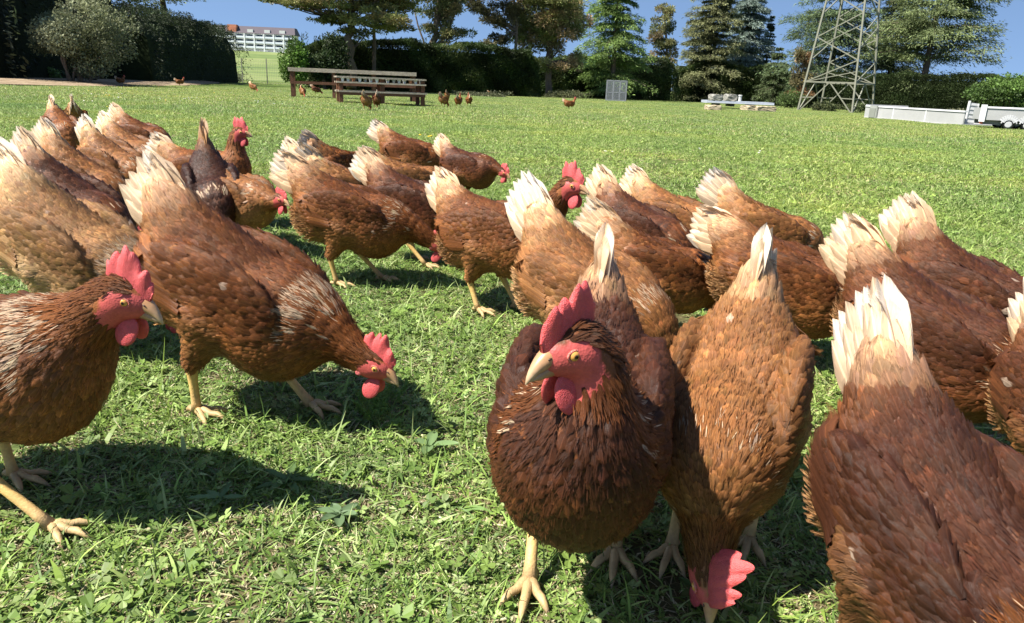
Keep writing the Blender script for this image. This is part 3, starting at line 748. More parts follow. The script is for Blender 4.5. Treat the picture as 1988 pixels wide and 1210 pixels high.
# ------------------------------------------------------------------ flatbed on stones
x, y, z, m_ = gp(1436, 213)
fb_ = bpy.data.objects.new('flatbed', None); col.objects.link(fb_); fb_.location = (x, y, z); fb_.rotation_euler = (0, 0, RAD(-4))
tag(fb_, 'white metal flatbed deck propped up on pale stone blocks', 'flatbed')
w = 128 * m_
b = MB(); b.box(-w / 2, w / 2, 0, 2.0, 10 * m_, 15 * m_, (.37, .40, .45)); b.box(-w / 2, w / 2, -.04, 0, 10.5 * m_, 12 * m_, (.5, .52, .55)); b.build('deck', M_PAINT, fb_)
for xx in (-.32 * w, -.1 * w, .2 * w): b = MB(); b.box(xx - .12, xx + .12, .3, 1.7, 5 * m_, 10 * m_ - .003, (.08, .08, .08)); b.build('cross_member', M_METAL, fb_)
def rock(name, px, py, w, h, dp, colr, label, group, seed, lift=0.0, depth=None):
    rng = np.random.default_rng(seed)
    x, y, z, m = gp(px, py)
    n = 7; g = np.linspace(-1, 1, n); V = []
    b = MB(); b.sphere((0, 0, h * m * .5), (w * m / 2 * 1.5, dp / 2 * 1.5, h * m / 2 * 1.7), 20, 14, colr)
    V = b.V[0]; c = np.array([0, 0, h * m * .5]); hw = np.array([w * m / 2, dp / 2, h * m / 2])
    V = np.clip(V - c, -hw, hw) + c + rng.normal(size=V.shape) * .012; b.V[0] = V
    o = b.build(name, M_STONE, smooth=False); o.location = (x, y, z + lift); o.rotation_euler = (0, 0, rng.uniform(-.15, .15))
    return tag(o, label, 'stone block', group)
for k, (px, w_) in enumerate(((1383, 26), (1455, 26), (1472, 20), (1489, 22))):
    rock('stone_block', px, 215 + k * .8, w_, 10, 1.0, (.36, .30, .20), ['beige stone block under the left end of the white flatbed', 'beige stone block left of the close pair under the flatbed', 'narrow beige stone block between two others under the flatbed', 'beige stone block under the right end of the white flatbed'][k], 'beige stones under the flatbed', k)
for k, (px, w_, h_) in enumerate(((1386, 21, 11), (1415, 21, 12))):
    o = rock('concrete_block', px, 213, w_, h_, .8, (.26, .25, .22), ['grey concrete block on the left end of the white flatbed', 'grey concrete block near the middle of the white flatbed'][k], 'concrete blocks on the flatbed', 10 + k, 15 * m_ + .01)
x, y, z, m_ = gp(1437, 213); b = MB(); b.tube([(0, 0, 0), (0, 0, 10 * m_)], .09, 10, (.5, .5, .46)); b.tube([(0, 0, 10 * m_), (0, 0, 12 * m_)], [.12, .10], 10, (.45, .45, .42)); o = b.build('short_post', M_METAL); o.location = (x, y + .3, z + 15 * m_ + .01)
tag(o, 'short grey post standing on the flatbed right of the concrete blocks', 'post')

# ------------------------------------------------------------------ truck body and trailer on the right
a = np.array(gp(1678, 229)[:2]); c = np.array(gp(1868, 244)[:2]); L = np.linalg.norm(c - a)
tb_ = bpy.data.objects.new('truck_body', None); col.objects.link(tb_); tb_.location = (a[0], a[1], float(gz(*a))); tb_.rotation_euler = (0, 0, atan2(c[1] - a[1], c[0] - a[0]))
tag(tb_, 'long white dropside truck body lying on the grass near the pylon', 'truck body')
WH = (.37, .37, .36)
b = MB(); b.box(0, L, 0, .05, .0, .50, WH); b.box(-.02, L + .02, -.03, .08, .50, .56, (.60, .60, .60)); b.box(0, L, -.03, -.002, .0, .06, (.45, .44, .43))
for k in range(1, 3): b.box(L * k / 3 - .03, L * k / 3 + .03, -.02, -.002, .06, .50, (.6, .6, .6))
b.build('side_board', M_PAINT, tb_)
b = MB(); b.box(0, L, 1.9, 1.95, 0, .50, WH); b.build('rear_board', M_PAINT, tb_)
b = MB(); b.box(.002, L - .002, .052, 1.898, .02, .10, (.35, .34, .33)); b.build('floor', M_PAINT, tb_)
b = MB(); b.box(-.05, 0, 0, 1.95, 0, .60, WH); b.build('headboard', M_PAINT, tb_)
b = MB(); b.box(.55, 1.15, -.10, -.035, -.02, .56, (.30, .31, .28)); b.box(.6, 1.1, -.13, -.10, .05, .45, (.22, .23, .2)); b.build('side_locker', M_PAINT, tb_)
x, y, z, m_ = gp(1880, 244)
b = MB(); b.box(-.14, .16, -.02, .03, 0, .80, (.52, .52, .50)); b.box(-.17, -.14, -.05, .06, 0, .86, (.55, .55, .53)); b.box(.16, .19, -.05, .06, 0, .80, (.55, .55, .53))
for k in range(5): b.box(-.14, .16, -.04, -.02, .1 + k * .15, .13 + k * .15, (.42, .42, .4))
o = b.build('loading_ramp', M_METAL); o.location = (x, y, z); o.rotation_euler = (RAD(-6), RAD(5), 0)
tag(o, 'grey metal loading ramp standing upright between truck body and trailer', 'ramp')
a = np.array(gp(1900, 250)[:2]); rz = -.38; m_ = a[1] / FPX
tr = bpy.data.objects.new('tipper_trailer', None); col.objects.link(tr); tr.location = (a[0], a[1], float(gz(*a))); tr.rotation_euler = (0, 0, rz)
tag(tr, 'white twin-axle tipper trailer parked at the right edge of the field', 'trailer')
L = 3.2
b = MB(); b.box(0, L, 0, .04, .28, .64, WH); b.box(0, L, 1.5, 1.54, .28, .64, WH); b.box(0, .04, .04, 1.5, .28, .64, WH); b.box(-.03, L, -.03, .06, .64, .69, (.78, .78, .78)); b.box(.04, L, .04, 1.5, .28, .33, (.4, .4, .4)); b.box(-.06, .10, -.05, -.002, .22, .74, (.7, .7, .7)); b.build('tipper_body', M_PAINT, tr)
b = MB(); b.box(.05, L, .15, .25, .14, .279, (.2, .2, .2)); b.box(.05, L, 1.3, 1.4, .14, .279, (.2, .2, .2)); b.box(.0, .06, -.02, .14, .16, .24, (.6, .12, .05)); b.build('chassis', M_METAL, tr)
for xx in (.78, 1.28):
    for yy in (0.02, 1.46):
        b = MB(); th_ = lin(0, pi * 2, 25)
        b.tube([(xx, yy, .17), (xx, yy + .02, .17), (xx, yy + .12, .17), (xx, yy + .14, .17)], [.13, .17, .17, .13], 24, (.02, .02, .02)); wh = b.build('tyre', M_RUBBER, tr, smooth=False)
        b = MB(); b.tube([(xx, yy - .012, .17), (xx, yy - .004, .17)], [.085, .10], 20, (.45, .45, .45)); b.build('rim', M_METAL, wh)
b = MB()
for xx in (.78, 1.28): 
    pts = [(xx + .21 * cos(q), .0, .17 + .21 * sin(q)) for q in lin(.15, pi - .15, 12)]
    for p_, q_ in zip(pts[:-1], pts[1:]): b.beam(p_, q_, .02, .16, (.5, .5, .5))
b.build('mudguard', M_METAL, tr)

# ------------------------------------------------------------------ hens
PAL = {  # back, breast, hackle, tail, fluff, saddle, chance of pale feathers at the neck base
    'brown': ((.175, .064, .0215), (.270, .110, .036), (.285, .102, .028), (.84, .75, .61), (.34, .19, .085), (.29, .135, .053), .25),
    'dark':  ((.098, .0355, .0155), (.155, .056, .0205), (.185, .063, .020), (.82, .72, .57), (.32, .18, .08), (.17, .068, .028), .2),
    'cocoa': ((.072, .026, .0125), (.112, .041, .0155), (.165, .056, .0165), (.80, .70, .55), (.30, .17, .075), (.15, .058, .024), .1),
    'black': ((.050, .0185, .009), (.070, .027, .011), (.11, .042, .018), (.46, .31, .18), (.09, .04, .02), (.040, .016, .010), .3),
    'tan':   ((.270, .120, .043), (.360, .175, .070), (.350, .148, .050), (.86, .77, .62), (.44, .28, .14), (.38, .20, .085), .45),
    'pale':  ((.330, .175, .072), (.520, .340, .170), (.420, .245, .110), (.87, .79, .65), (.64, .47, .28), (.49, .31, .15), .6),
    'rust':  ((.215, .080, .024), (.290, .113, .033), (.350, .128, .033), (.82, .71, .55), (.34, .19, .08), (.33, .16, .062), .15),
}

class Hen:
    """shape of one hen in its own frame: x forward, z up, origin on the ground below the hips"""
    def __init__(s, th=20, ph=45, hr=.17, hel=-45, haz=0, look=0, nod=None, feet=None, fat=1.0, neckr=1.0, tail=1.0, roll=0, hs=1.1):
        s.hs = hs
        th = RAD(th); hel = RAD(hel); haz = RAD(haz)
        s.th = th; hip = np.array([0, 0, .209])
        s.Rb = np.array([[cos(th), 0, sin(th)], [0, 1, 0], [-sin(th), 0, cos(th)]])   # body axes -> local
        s.B = lambda x, y, z: hip + s.Rb @ np.array([x, y, z], float)
        R = s.Rb
        s.fx = R @ np.array([1, 0, 0.0]); s.fz = R @ np.array([0, 0, 1.0])
        s.ell = [  # centre, radii, axes
            (s.B(0.00, 0, -.012), np.array([.135, .088 * fat, .082 * fat]), R),
            (s.B(0.085, 0, -.020), np.array([.075, .076 * fat, .080]), R),
            (s.B(-.095, 0, .018), np.array([.080, .060 * fat, .058]), R),
            (s.B(-.075, 0, -.040), np.array([.082, .070 * fat, .066]), R)]
        ph = RAD(ph)
        tdir = R @ np.array([-cos(ph), 0, sin(ph)])
        s.tdir = tdir; s.troot = s.B(-.125, 0, .035)
        tup = unit(np.cross(tdir, [0, 1, 0])); 
        if tup @ s.fz < 0: tup = -tup
        s.tup = tup
        Rt = np.stack([tdir, np.array([0, 1, 0]), np.cross(tdir, [0, 1, 0])], 1)
        s.ell.append((s.troot + tdir * .025, np.array([.062, .030, .042]), Rt))
        # wings: folded against the sides
        s.wing = []
        wd = R @ np.array([[cos(.16), 0, -sin(.16)], [0, 1, 0], [sin(.16), 0, cos(.16)]])
        for sd in (-1, 1):
            s.wing.append((s.B(-.010, sd * .070 * fat, .012), np.array([.118, .0175, .056]), wd))
        # neck and head
        n0 = s.B(.095, 0, .012)
        hd = n0 + hr * np.array([cos(hel) * cos(haz), cos(hel) * sin(haz), sin(hel)])
        hd[2] = max(hd[2], .055)
        if nod is None: nod = -8 if hel > .3 else (math.degrees(hel) * .55 - 22 if hel < 0 else -15)
        yaw = haz + RAD(look); nd_ = RAD(nod)
        s.hx = np.array([cos(nd_) * cos(yaw), cos(nd_) * sin(yaw), sin(nd_)])
        s.hy = unit(np.cross([0, 0, 1], s.hx)); s.hz = np.cross(s.hx, s.hy)
        if roll:
            a = RAD(roll); hy = s.hy * cos(a) + s.hz * sin(a); s.hz = s.hz * cos(a) - s.hy * sin(a); s.hy = hy
        s.Rh = np.stack([s.hx, s.hy, s.hz], 1); s.hd = hd
        p3 = hd - s.hx * .010 - s.hz * .004
        c1 = n0 + s.fx * .05 + s.fz * .02
        c2 = p3 - s.hx * .03 - s.hz * .035
        if hel < 0: c2 = p3 - s.hx * .05
        t = np.linspace(0, 1, 8)[:, None]
        s.nk = (1 - t) ** 3 * n0 + 3 * (1 - t) ** 2 * t * c1 + 3 * (1 - t) * t * t * c2 + t ** 3 * p3
        s.nr = np.array([.066, .059, .050, .041, .033, .027, .0225, .020]) * neckr
        s.ehead = (hd, np.array([.0265, .0150, .0180]) * hs, s.Rh)
        s.nr[-3:] *= np.array([1 + (hs - 1) * .5, hs, hs])
        # legs
        feet = feet or (0.0, 0.0)
        s.legs = []
        for k, sd in enumerate((-1, 1)):
            hipj = s.B(0.0, sd * .045, -.04)
            fo = feet[k]
            dx, dy, dz = (fo if isinstance(fo, tuple) else (fo, 0, 0))
            foot = np.array([.015 + dx, sd * .045 + dy, .012 + dz])
            hock = np.array([foot[0] * .45 - .035 + .25 * dx * 0, sd * .05 + dy * .5, .088 + dz * .6])
            s.legs.append((hipj, hock, foot))
    def comps(s, P):
        D = []
        for (c, r, R) in s.ell:
            q = (P - c) @ R; k0 = np.linalg.norm(q / r, axis=-1); k1 = np.linalg.norm(q / r ** 2, axis=-1) + 1e-9
            D.append(k0 * (k0 - 1) / k1)
        best = None
        for i in range(7):
            a, b = s.nk[i], s.nk[i + 1]; ba = b - a
            t = np.clip(((P - a) @ ba) / (ba @ ba), 0, 1)
            dd = np.linalg.norm(P - a - t[..., None] * ba, axis=-1) - (s.nr[i] + (s.nr[i + 1] - s.nr[i]) * t)
            if best is None: best = dd; T = (i + t) / 7
            else: T = np.where(dd < best, (i + t) / 7, T); best = np.minimum(best, dd)
        s.T = T
        D.append(best)
        c, r, R = s.ehead; q = (P - c) @ R; k0 = np.linalg.norm(q / r, axis=-1); k1 = np.linalg.norm(q / r ** 2, axis=-1) + 1e-9
        D.append(k0 * (k0 - 1) / k1)
        for (h, k, f) in s.legs:
            ba = k - h; t = np.clip(((P - h) @ ba) / (ba @ ba), 0, 1)
            D.append(np.linalg.norm(P - h - t[..., None] * ba, axis=-1) - (.050 + (.0115 - .050) * t ** .8))
        for (c, r, R) in s.wing:
            q = (P - c) @ R; k0 = np.linalg.norm(q / r, axis=-1); k1 = np.linalg.norm(q / r ** 2, axis=-1) + 1e-9
            D.append(k0 * (k0 - 1) / k1)
        return np.stack(D)        # 0-4 torso, 5 neck, 6 head, 7-8 thighs, 9-10 wings
    def f(s, P):
        D = s.comps(P)
        def smin(a, b, k):
            h = np.clip(.5 + .5 * (b - a) / k, 0, 1); return b + (a - b) * h - k * h * (1 - h)
        v = D[0]
        for i in (1, 2, 3): v = smin(v, D[i], .035)
        v = smin(v, D[4], .03)
        v = smin(v, D[5], .035)
        v = smin(v, D[6], .010)
        v = smin(v, D[7], .018); v = smin(v, D[8], .018)
        w = np.minimum(D[9], D[10])
        return smin(v, w, .004)
    def grad(s, P, e=.001):
        g = np.stack([s.f(P + np.array(o) * e) - s.f(P - np.array(o) * e) for o in ((1, 0, 0), (0, 1, 0), (0, 0, 1))], -1) / (2 * e)
        return g
    def project(s, P, n=5, lvl=0.0):
        for _ in range(n):
            v = s.f(P) - lvl; g = s.grad(P)
            P = P - (v / (np.sum(g * g, -1) + 1e-4))[:, None] * g
        return P

def surface_nets(fn, lo, hi, h):
    n = np.ceil((hi - lo) / h).astype(int) + 1
    ax = [lo[i] + np.arange(n[i]) * h for i in range(3)]
    G = np.stack(np.meshgrid(*ax, indexing='ij'), -1).reshape(-1, 3)
    val = np.concatenate([fn(G[i:i + 200000]) for i in range(0, len(G), 200000)]).reshape(n)
    ins = val < 0
    nx, ny, nz = n
    acc = np.zeros((nx - 1, ny - 1, nz - 1, 3)); cnt = np.zeros((nx - 1, ny - 1, nz - 1))
    corners = [(i, j, k) for i in (0, 1) for j in (0, 1) for k in (0, 1)]
    def sl(c): return tuple(slice(c[a], n[a] - 1 + c[a]) for a in range(3))
    for a in corners:
        for axis in range(3):
            if a[axis]: continue
            b = list(a); b[axis] = 1; b = tuple(b)
            va, vb = val[sl(a)], val[sl(b)]
            cr = (va < 0) != (vb < 0)
            t = np.where(cr, va / (va - vb + 1e-12), 0)
            p = np.array(a, float) + np.zeros(va.shape + (3,)); p[..., axis] += t
            acc += p * cr[..., None]; cnt += cr
    act = cnt > 0
    idx = -np.ones(act.shape, int); idx[act] = np.arange(act.sum())
    base = np.stack(np.meshgrid(*[np.arange(k - 1) for k in n], indexing='ij'), -1)
    V = lo + h * (base[act] + acc[act] / cnt[act][:, None])
    F = []
    for axis in range(3):
        u, v = [(1, 2), (2, 0), (0, 1)][axis]
        a0 = [slice(None)] * 3; a1 = [slice(None)] * 3
        a0[axis] = slice(0, n[axis] - 1); a1[axis] = slice(1, n[axis])
        cr = ins[tuple(a0)] != ins[tuple(a1)]
        w = np.argwhere(cr); w = w[(w[:, u] > 0) & (w[:, v] > 0) & (w[:, u] < n[u] - 1) & (w[:, v] < n[v] - 1)]
        if not len(w): continue
        def g(du, dv):
            q = w.copy(); q[:, u] -= du; q[:, v] -= dv; return idx[q[:, 0], q[:, 1], q[:, 2]]
        q = np.stack([g(0, 0), g(1, 0), g(1, 1), g(0, 1)], 1)
        flip = ~ins[w[:, 0], w[:, 1], w[:, 2]]
        q[flip] = q[flip][:, ::-1]
        F.append(q)
    F = np.concatenate(F); F = F[(F >= 0).all(1)]
    return V, F

def thin(P, rad, rng):
    order = rng.permutation(len(P)); alive = np.ones(len(P), bool); keep = []
    for i in order:
        if not alive[i]: continue
        keep.append(i)
        dd = P - P[i]
        alive &= (dd[:, 0] ** 2 + dd[:, 1] ** 2 + dd[:, 2] ** 2) > rad[i] ** 2
    return np.array(keep)

# feather outline: width along the length
def fwidth(v, pointed):
    rnd = np.interp(v, [0, .25, .5, .75, .9, 1], [.5, .88, 1.0, 1.0, .86, .50])
    pt = np.interp(v, [0, .25, .5, .75, .9, 1], [.6, 1.0, .95, .65, .38, .06])
    return rnd * (1 - pointed) + pt * pointed

def feathers(root, N, D, L, W, col, tip, pointed, nv, nu, hen=None, lift=.006, h0=.001, cup=.19, droop=.0, stiff=0.0, rng=None):
    """root (n,3), N normal, D direction; L, W sizes; col root colour, tip colour (n,3); pointed (n,)"""
    n = len(root)
    D = unit(D - (D * N).sum(-1, keepdims=True) * N * (1 - stiff)); S = np.cross(D, N)
    v = np.linspace(0, 1, nv); u = np.linspace(-1, 1, nu)
    vv, uu = np.meshgrid(v, u, indexing='ij'); vv = vv.ravel(); uu = uu.ravel(); k = len(vv)
    wv = fwidth(vv[None, :], np.asarray(pointed)[:, None] * np.ones((1, k)))
    # the tip row is rounded: the edges lag behind the shaft
    back = (uu ** 2 * .17 * vv ** 2)[None, :]
    P = root[:, None] + D[:, None] * ((vv[None, :] - back) * L[:, None])[..., None] + S[:, None] * (uu[None, :] * wv * W[:, None] * .5)[..., None]
    lf = np.broadcast_to(lift, (n,)); hh = np.broadcast_to(h0, (n,))
    H = hh[:, None] + lf[:, None] * vv[None, :] ** 1.2 - cup * W[:, None] * uu[None, :] ** 2 * .5 - droop * (vv[None, :] ** 2)
    if hen is not None:
        Q = P.reshape(-1, 3)
        NN = np.repeat(N, k, 0)
        for _ in range(2):
            st = np.clip((H.ravel() - hen.f(Q)), -.012, .012)
            Q = Q + st[:, None] * NN
        P = Q.reshape(n, k, 3)
    else:
        P = P + N[:, None] * H[..., None]
    i = np.arange(nv - 1)[:, None] * nu + np.arange(nu - 1)[None, :]
    q = np.stack([i, i + 1, i + nu + 1, i + nu], -1).reshape(-1, 4)
    F = (q[None] + (np.arange(n) * k)[:, None, None]).reshape(-1, 4)
    g = vv[None, :, None] ** 1.5
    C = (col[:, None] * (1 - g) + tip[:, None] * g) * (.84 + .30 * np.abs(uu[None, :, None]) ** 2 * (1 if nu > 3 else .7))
    C = np.clip(C, .003, .92)
    uv = np.stack([np.tile(uu * .5 + .5, n), np.tile(vv, n)], -1)
    return P.reshape(-1, 3), F, C.reshape(-1, 3), uv

class FB:
    def __init__(s): s.P = []; s.F = []; s.C = []; s.U = []; s.n = 0
    def add(s, r):
        P, F, C, U = r; s.P.append(P); s.F.append(F + s.n); s.C.append(C); s.U.append(U); s.n += len(P)
    def build(s, name, parent, mat=None):
        if not s.n: return None
        me = mesh_np(name, np.concatenate(s.P), np.concatenate(s.F), np.concatenate(s.C), np.concatenate(s.U), smooth=True, mats=(mat or M_FEATHER,))
        return link(name, me, parent)

def make_hen(label, pos, psi, size=1.0, pal='brown', lod=1, seed=0, comb=.78, flop=0.0, wattle=1.0, tailn=7, tailspread=1.0, neckpale=None, show_face=True, **kw):
    rng = np.random.default_rng(seed + 100)
    hen = Hen(**kw)
    back, breast, hackle, tailc, fluff, saddle, ppale = [np.array(c) * (1.02, .97, .90) if isinstance(c, tuple) else c for c in PAL[pal]]
    tailc = tailc * np.array([.96, 1.0, 1.13])
    if neckpale is not None: ppale = neckpale
    root = bpy.data.objects.new('hen', None); col.objects.link(root)
    root.empty_display_size = .1
    root.location = pos; root.rotation_euler = (0, 0, RAD(psi)); root.scale = (size,) * 3
    tag(root, label, 'hen', 'brown hens grazing on the grass')
    # ---------------- body
    h = {0: .0055, 1: .0075, 2: .011}[lod]
    ext = np.concatenate([[c - r.max() for c, r, _ in hen.ell], [c + r.max() for c, r, _ in hen.ell], hen.nk - .06, hen.nk + .06, [hen.hd - .03, hen.hd + .03], [l[1] - .02 for l in hen.legs], [l[1] + .02 for l in hen.legs]])
    V, F = surface_nets(hen.f, ext.min(0) - .01, ext.max(0) + .01, h)
    D = hen.comps(V); lab = D.argmin(0)
    q = (V - hen.hd) @ hen.Rh / hen.hs
    face = (q[:, 0] > -.012) & (q[:, 2] < .013) & (np.linalg.norm(q, axis=1) < .04)
    C = np.tile(breast * .8, (len(V), 1))
    C[(lab == 0) | (lab >= 9)] = back
    C[lab == 5] = hackle * .8
    red = np.array([.47, .085, .072])
    C[face] = red
    C[(lab == 6) & ~face] = hackle * .7
    b = MB(); b.add(V, F, C)
    # shanks and toes
    yel = np.array([.66, .44, .16]); 
    ns = 10 if lod < 2 else 6
    for (hp, hk, ft) in hen.legs:
        t = np.linspace(0, 1, 6)[:, None]
        pts = hk + (ft - hk) * t; pts = np.concatenate([[hk + (hp - hk) * .25], pts])
        b.tube(pts, [.011, .0105, .0078, .0070, .0068, .0072, .0095], ns, yel * np.array([[1, 1, 1], [1, 1, 1], [1, .98, .9], [1, .97, .9], [.95, .93, .95], [.8, .78, .9], [.62, .62, .85]]) * rng.uniform(.85, 1.08))
        for a, L in ((-34, .050), (0, .062), (34, .052), (180 - 12, .028)):
            aa = RAD(a); dx = np.array([cos(aa), sin(aa), 0])
            tt = np.linspace(0, 1, 6)
            bend = np.array([0, .004, .001, .003, .0, -.004])
            tp = ft[None] + dx[None] * (tt[:, None] * L) + np.stack([0 * tt, 0 * tt, -.004 * tt + bend], 1)
            tp[:, 2] = np.maximum(tp[:, 2], .003)
            cc = np.tile(yel * .70 * np.array([.95, .98, 1.25]), (6, 1)) * rng.uniform(.8, 1.15, (6, 1)); cc[-1] = (.20, .15, .10)
            b.tube(tp, [.0075, .0060, .0052, .0050, .0036, .0006], ns - 2, cc)
    b.build('body', M_BODY, root, smooth=True)
    # ---------------- plumage
    dens = {0: 1.0, 1: 1.3, 2: 2.1}[lod]
    ncand = {0: 30000, 1: 12000, 2: 2500}[lod]
    tri = V[F[:, 0]]
    e1 = V[F[:, 1]] - tri; e2 = V[F[:, 3]] - tri
    ar = np.linalg.norm(np.cross(e1, e2), axis=1)
    pk = rng.choice(len(F), ncand, p=ar / ar.sum())
    P = tri[pk] + e1[pk] * rng.random((ncand, 1)) + e2[pk] * rng.random((ncand, 1))
    P = hen.project(P, 2)
    N = unit(hen.grad(P)); D = hen.comps(P); T = hen.T.copy(); lab = D.argmin(0)
    w = np.exp(-(D - D.min(0)) / .012)
    fx, fz = hen.fx, hen.fz
    xb = (P - hen.B(0, 0, 0)) @ hen.Rb          # body coordinates
    fl = np.zeros_like(P)
    down = np.clip((xb[:, 0:1] - .06) / .08, 0, 1) * (N @ fx > -.2)[:, None]
    torsodir = -fx[None] - down * fz[None] * 1.2 + np.clip((-.07 - xb[:, 0:1]) / .05, 0, 1) * (xb[:, 2:3] > 0) * (hen.tdir * .9)[None]
    for i in range(4): fl += w[i][:, None] * torsodir
    fl += w[4][:, None] * hen.tdir
    ti = np.clip((T * 7).astype(int), 0, 6); tang = unit(hen.nk[1:] - hen.nk[:-1])[ti]
    fl += w[5][:, None] * (-tang)
    fl += w[6][:, None] * (-hen.hx)
    for i in (0, 1):
        hp, hk, _ = hen.legs[i]; fl += w[7 + i][:, None] * unit(unit(hk - hp) - fx * .35)
    fl += (w[9] + w[10])[:, None] * (-fx - .10 * fz)
    fl = unit(fl)
    # size fields
    L = np.full(ncand, .0195); Wd = np.full(ncand, .0128); pt = np.full(ncand, .15)
    colr = np.tile(breast, (ncand, 1))
    neck = (lab == 5) & (T > .13); head = lab == 6; thigh = (lab == 7) | (lab == 8); wing = lab >= 9; tailp = lab == 4
    # smooth blends
    topness = np.clip(xb[:, 2] / .05 + .3, 0, 1)
    colr = colr * (1 - topness[:, None]) + back * topness[:, None]
    rear = np.clip((-.045 - xb[:, 0]) / .06, 0, 1)
    low = np.clip((-.02 - xb[:, 2]) / .03, 0, 1)
    fz_ = (rear * low)
    lowall = np.clip((-.032 - xb[:, 2]) / .035, 0, 1) * .55 * np.clip((.10 - xb[:, 0]) / .1, .25, 1)
    colr = colr * (1 - lowall[:, None]) + fluff * lowall[:, None]
    colr = colr * (1 - fz_[:, None]) + fluff * fz_[:, None]
    sad = np.clip((-.085 - xb[:, 0]) / .05, 0, 1) * np.clip(xb[:, 2] / .02, 0, 1) * ~wing
    colr = colr * (1 - sad[:, None]) + saddle * sad[:, None]
    L = np.where(sad > .3, .024, L); Wd = np.where(sad > .3, .0145, Wd)
    tl = tailp & (((P - hen.troot) @ hen.tdir) > .0)
    tt = np.clip(((P - hen.troot) @ hen.tdir) / .06, 0, 1)
    colr[tl] = (saddle * (1 - tt[:, None] * .4) + tailc * np.array([.95, .70, .48]) * .5 * tt[:, None])[tl]
    L[tl] = .034; Wd[tl] = .020
    # neck: T 0 base .. 1 head
    nk = (neck | (w[5] > .6 * w.max(0))) & (T > .10)
    wn_ = np.interp(T, [0, .3, .7, 1], [.0085, .0070, .0052, .0042]); ln_ = np.interp(T, [0, .3, .7, 1], [.032, .030, .022, .014])
    underneck = ((N @ hen.fz < -.2) & (T < .35)) | ((N @ hen.fx > .40) & (T < .52))
    nb = nk & ~underneck
    L[nb] = ln_[nb]; Wd[nb] = wn_[nb]; pt[nb] = .85
    cn = hackle[None] * np.interp(T, [0, .5, 1], [.95, 1.0, .62])[:, None]
    colr[nb] = cn[nb]
    streak = nb & (rng.random(ncand) < ppale * np.interp(T, [0, .12, .42, .55], [.8, 1, .35, 0]))
    colr[streak] = np.array([.82, .58, .37]) * rng.uniform(.5, 1.0, (streak.sum(), 1)); Wd[streak] *= .6; L[streak] *= .8
    L[head] = .0085; Wd[head] = .0040; pt[head] = .6; colr[head] = hackle * .55
    L[thigh] = .024; Wd[thigh] = .012; pt[thigh] = .5
    colr[thigh] = breast * .75 + fluff * .25
    near_hock = np.minimum(np.linalg.norm(P - hen.legs[0][1], axis=1), np.linalg.norm(P - hen.legs[1][1], axis=1))
    L = np.where(thigh, np.clip(.008 + near_hock * .35, .009, .026), L); Wd = np.where(thigh, L * .5, Wd)
    L[wing] = .021; Wd[wing] = .0150; pt[wing] = .1
    wrear = wing & (xb[:, 0] < 0)
    L[wrear] = .028; Wd[wrear] = .0165
    isfl = (fz_ > .35) & ~wing & ~tl & ~neck
    L[isfl] = .024; Wd[isfl] = .0055; pt[isfl] = .95
    flank = (xb[:, 2] < -.025) & (xb[:, 0] < .05) & ~wing & ~neck & ~isfl & ~thigh
    L[flank] = .020; Wd[flank] = .0085; pt[flank] = .6
    colr[flank] = (colr[flank] + fluff + breast) / 3
    colr[wing] = colr[wing] * .45 + back * .38
    # bare face
    q = (P - hen.hd) @ hen.Rh / hen.hs
    bare = (q[:, 0] > -.014 - .012 * np.clip(-q[:, 2] / .012, -.5, 1)) & (q[:, 2] < .0115) & (np.linalg.norm(q, axis=1) < .036) & (q[:, 2] > -.035)
    bare |= (q[:, 0] > .006) & (np.linalg.norm(q, axis=1) < .04)
    near_hock_cut = near_hock < .012
    ok = ~bare & ~near_hock_cut
    sp = np.sqrt(L * Wd) * .40 * dens
    sp[head] *= .8 / dens; sp[isfl] *= .75; sp[nb] *= .80
    L = L * (1 + .25 * (dens - 1)); Wd = Wd * (1 + .55 * (dens - 1))
    if lod == 0:      # fine barbs lying over the feathers
        sidx = np.where(ok & ~head & (nb | isfl | flank | (rng.random(ncand) < .45)))[0]; sidx = rng.choice(sidx, min(8000, len(sidx)), replace=False)
        sP, sN, sf, sc = P[sidx], N[sidx], fl[sidx], colr[sidx]
    idx = np.where(ok)[0]
    idx = idx[thin(P[idx], sp[idx], rng)]
    P, N, fl, L, Wd, pt, colr = P[idx], N[idx], fl[idx], L[idx], Wd[idx], pt[idx], colr[idx]
    wing, isfl, head, nbk, xbk, labk = wing[idx], isfl[idx], head[idx], nb[idx], xb[idx], lab[idx]
    n = len(idx)
    fl = unit(fl + rng.normal(size=(n, 3)) * np.where(isfl, .35, .09)[:, None])
    jit = np.exp(rng.normal(size=(n, 1)) * .11) * (1 + rng.normal(size=(n, 3)) * .03)
    big = np.sin(P @ np.array([31, 17, 23.]) + seed) * np.sin(P @ np.array([-19, 29, 37.]) + seed * 2)
    cc = np.clip(colr * jit * (1 + .16 * big[:, None]), .004, .95)
    gold = (rng.random(n) < .11) & ~head & ~nbk
    cc[gold] = np.clip(cc[gold] * np.array([1.45, 1.42, 1.3]) * rng.uniform(.8, 1.1, (gold.sum(), 1)), 0, .8)
    drk = (rng.random(n) < .12) & ~head
    cc[drk] *= .75
    pale = rng.random(n) < .0012
    cc[pale] = cc[pale] * .4 + np.array([.6, .45, .33]) * .6
    L = L * rng.uniform(.88, 1.15, n); Wd = Wd * rng.uniform(.9, 1.12, n)
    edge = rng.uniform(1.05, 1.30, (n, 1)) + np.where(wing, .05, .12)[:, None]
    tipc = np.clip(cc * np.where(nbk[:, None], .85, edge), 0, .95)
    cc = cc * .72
    lift = np.where(isfl, .012, np.where(head, .0012, np.where(nbk, .0030, .0042))) * rng.uniform(.4, 1.6, n)
    lift = lift * np.where((xbk[:, 0] > .02) & ~wing & ~nbk, .55, 1.0)
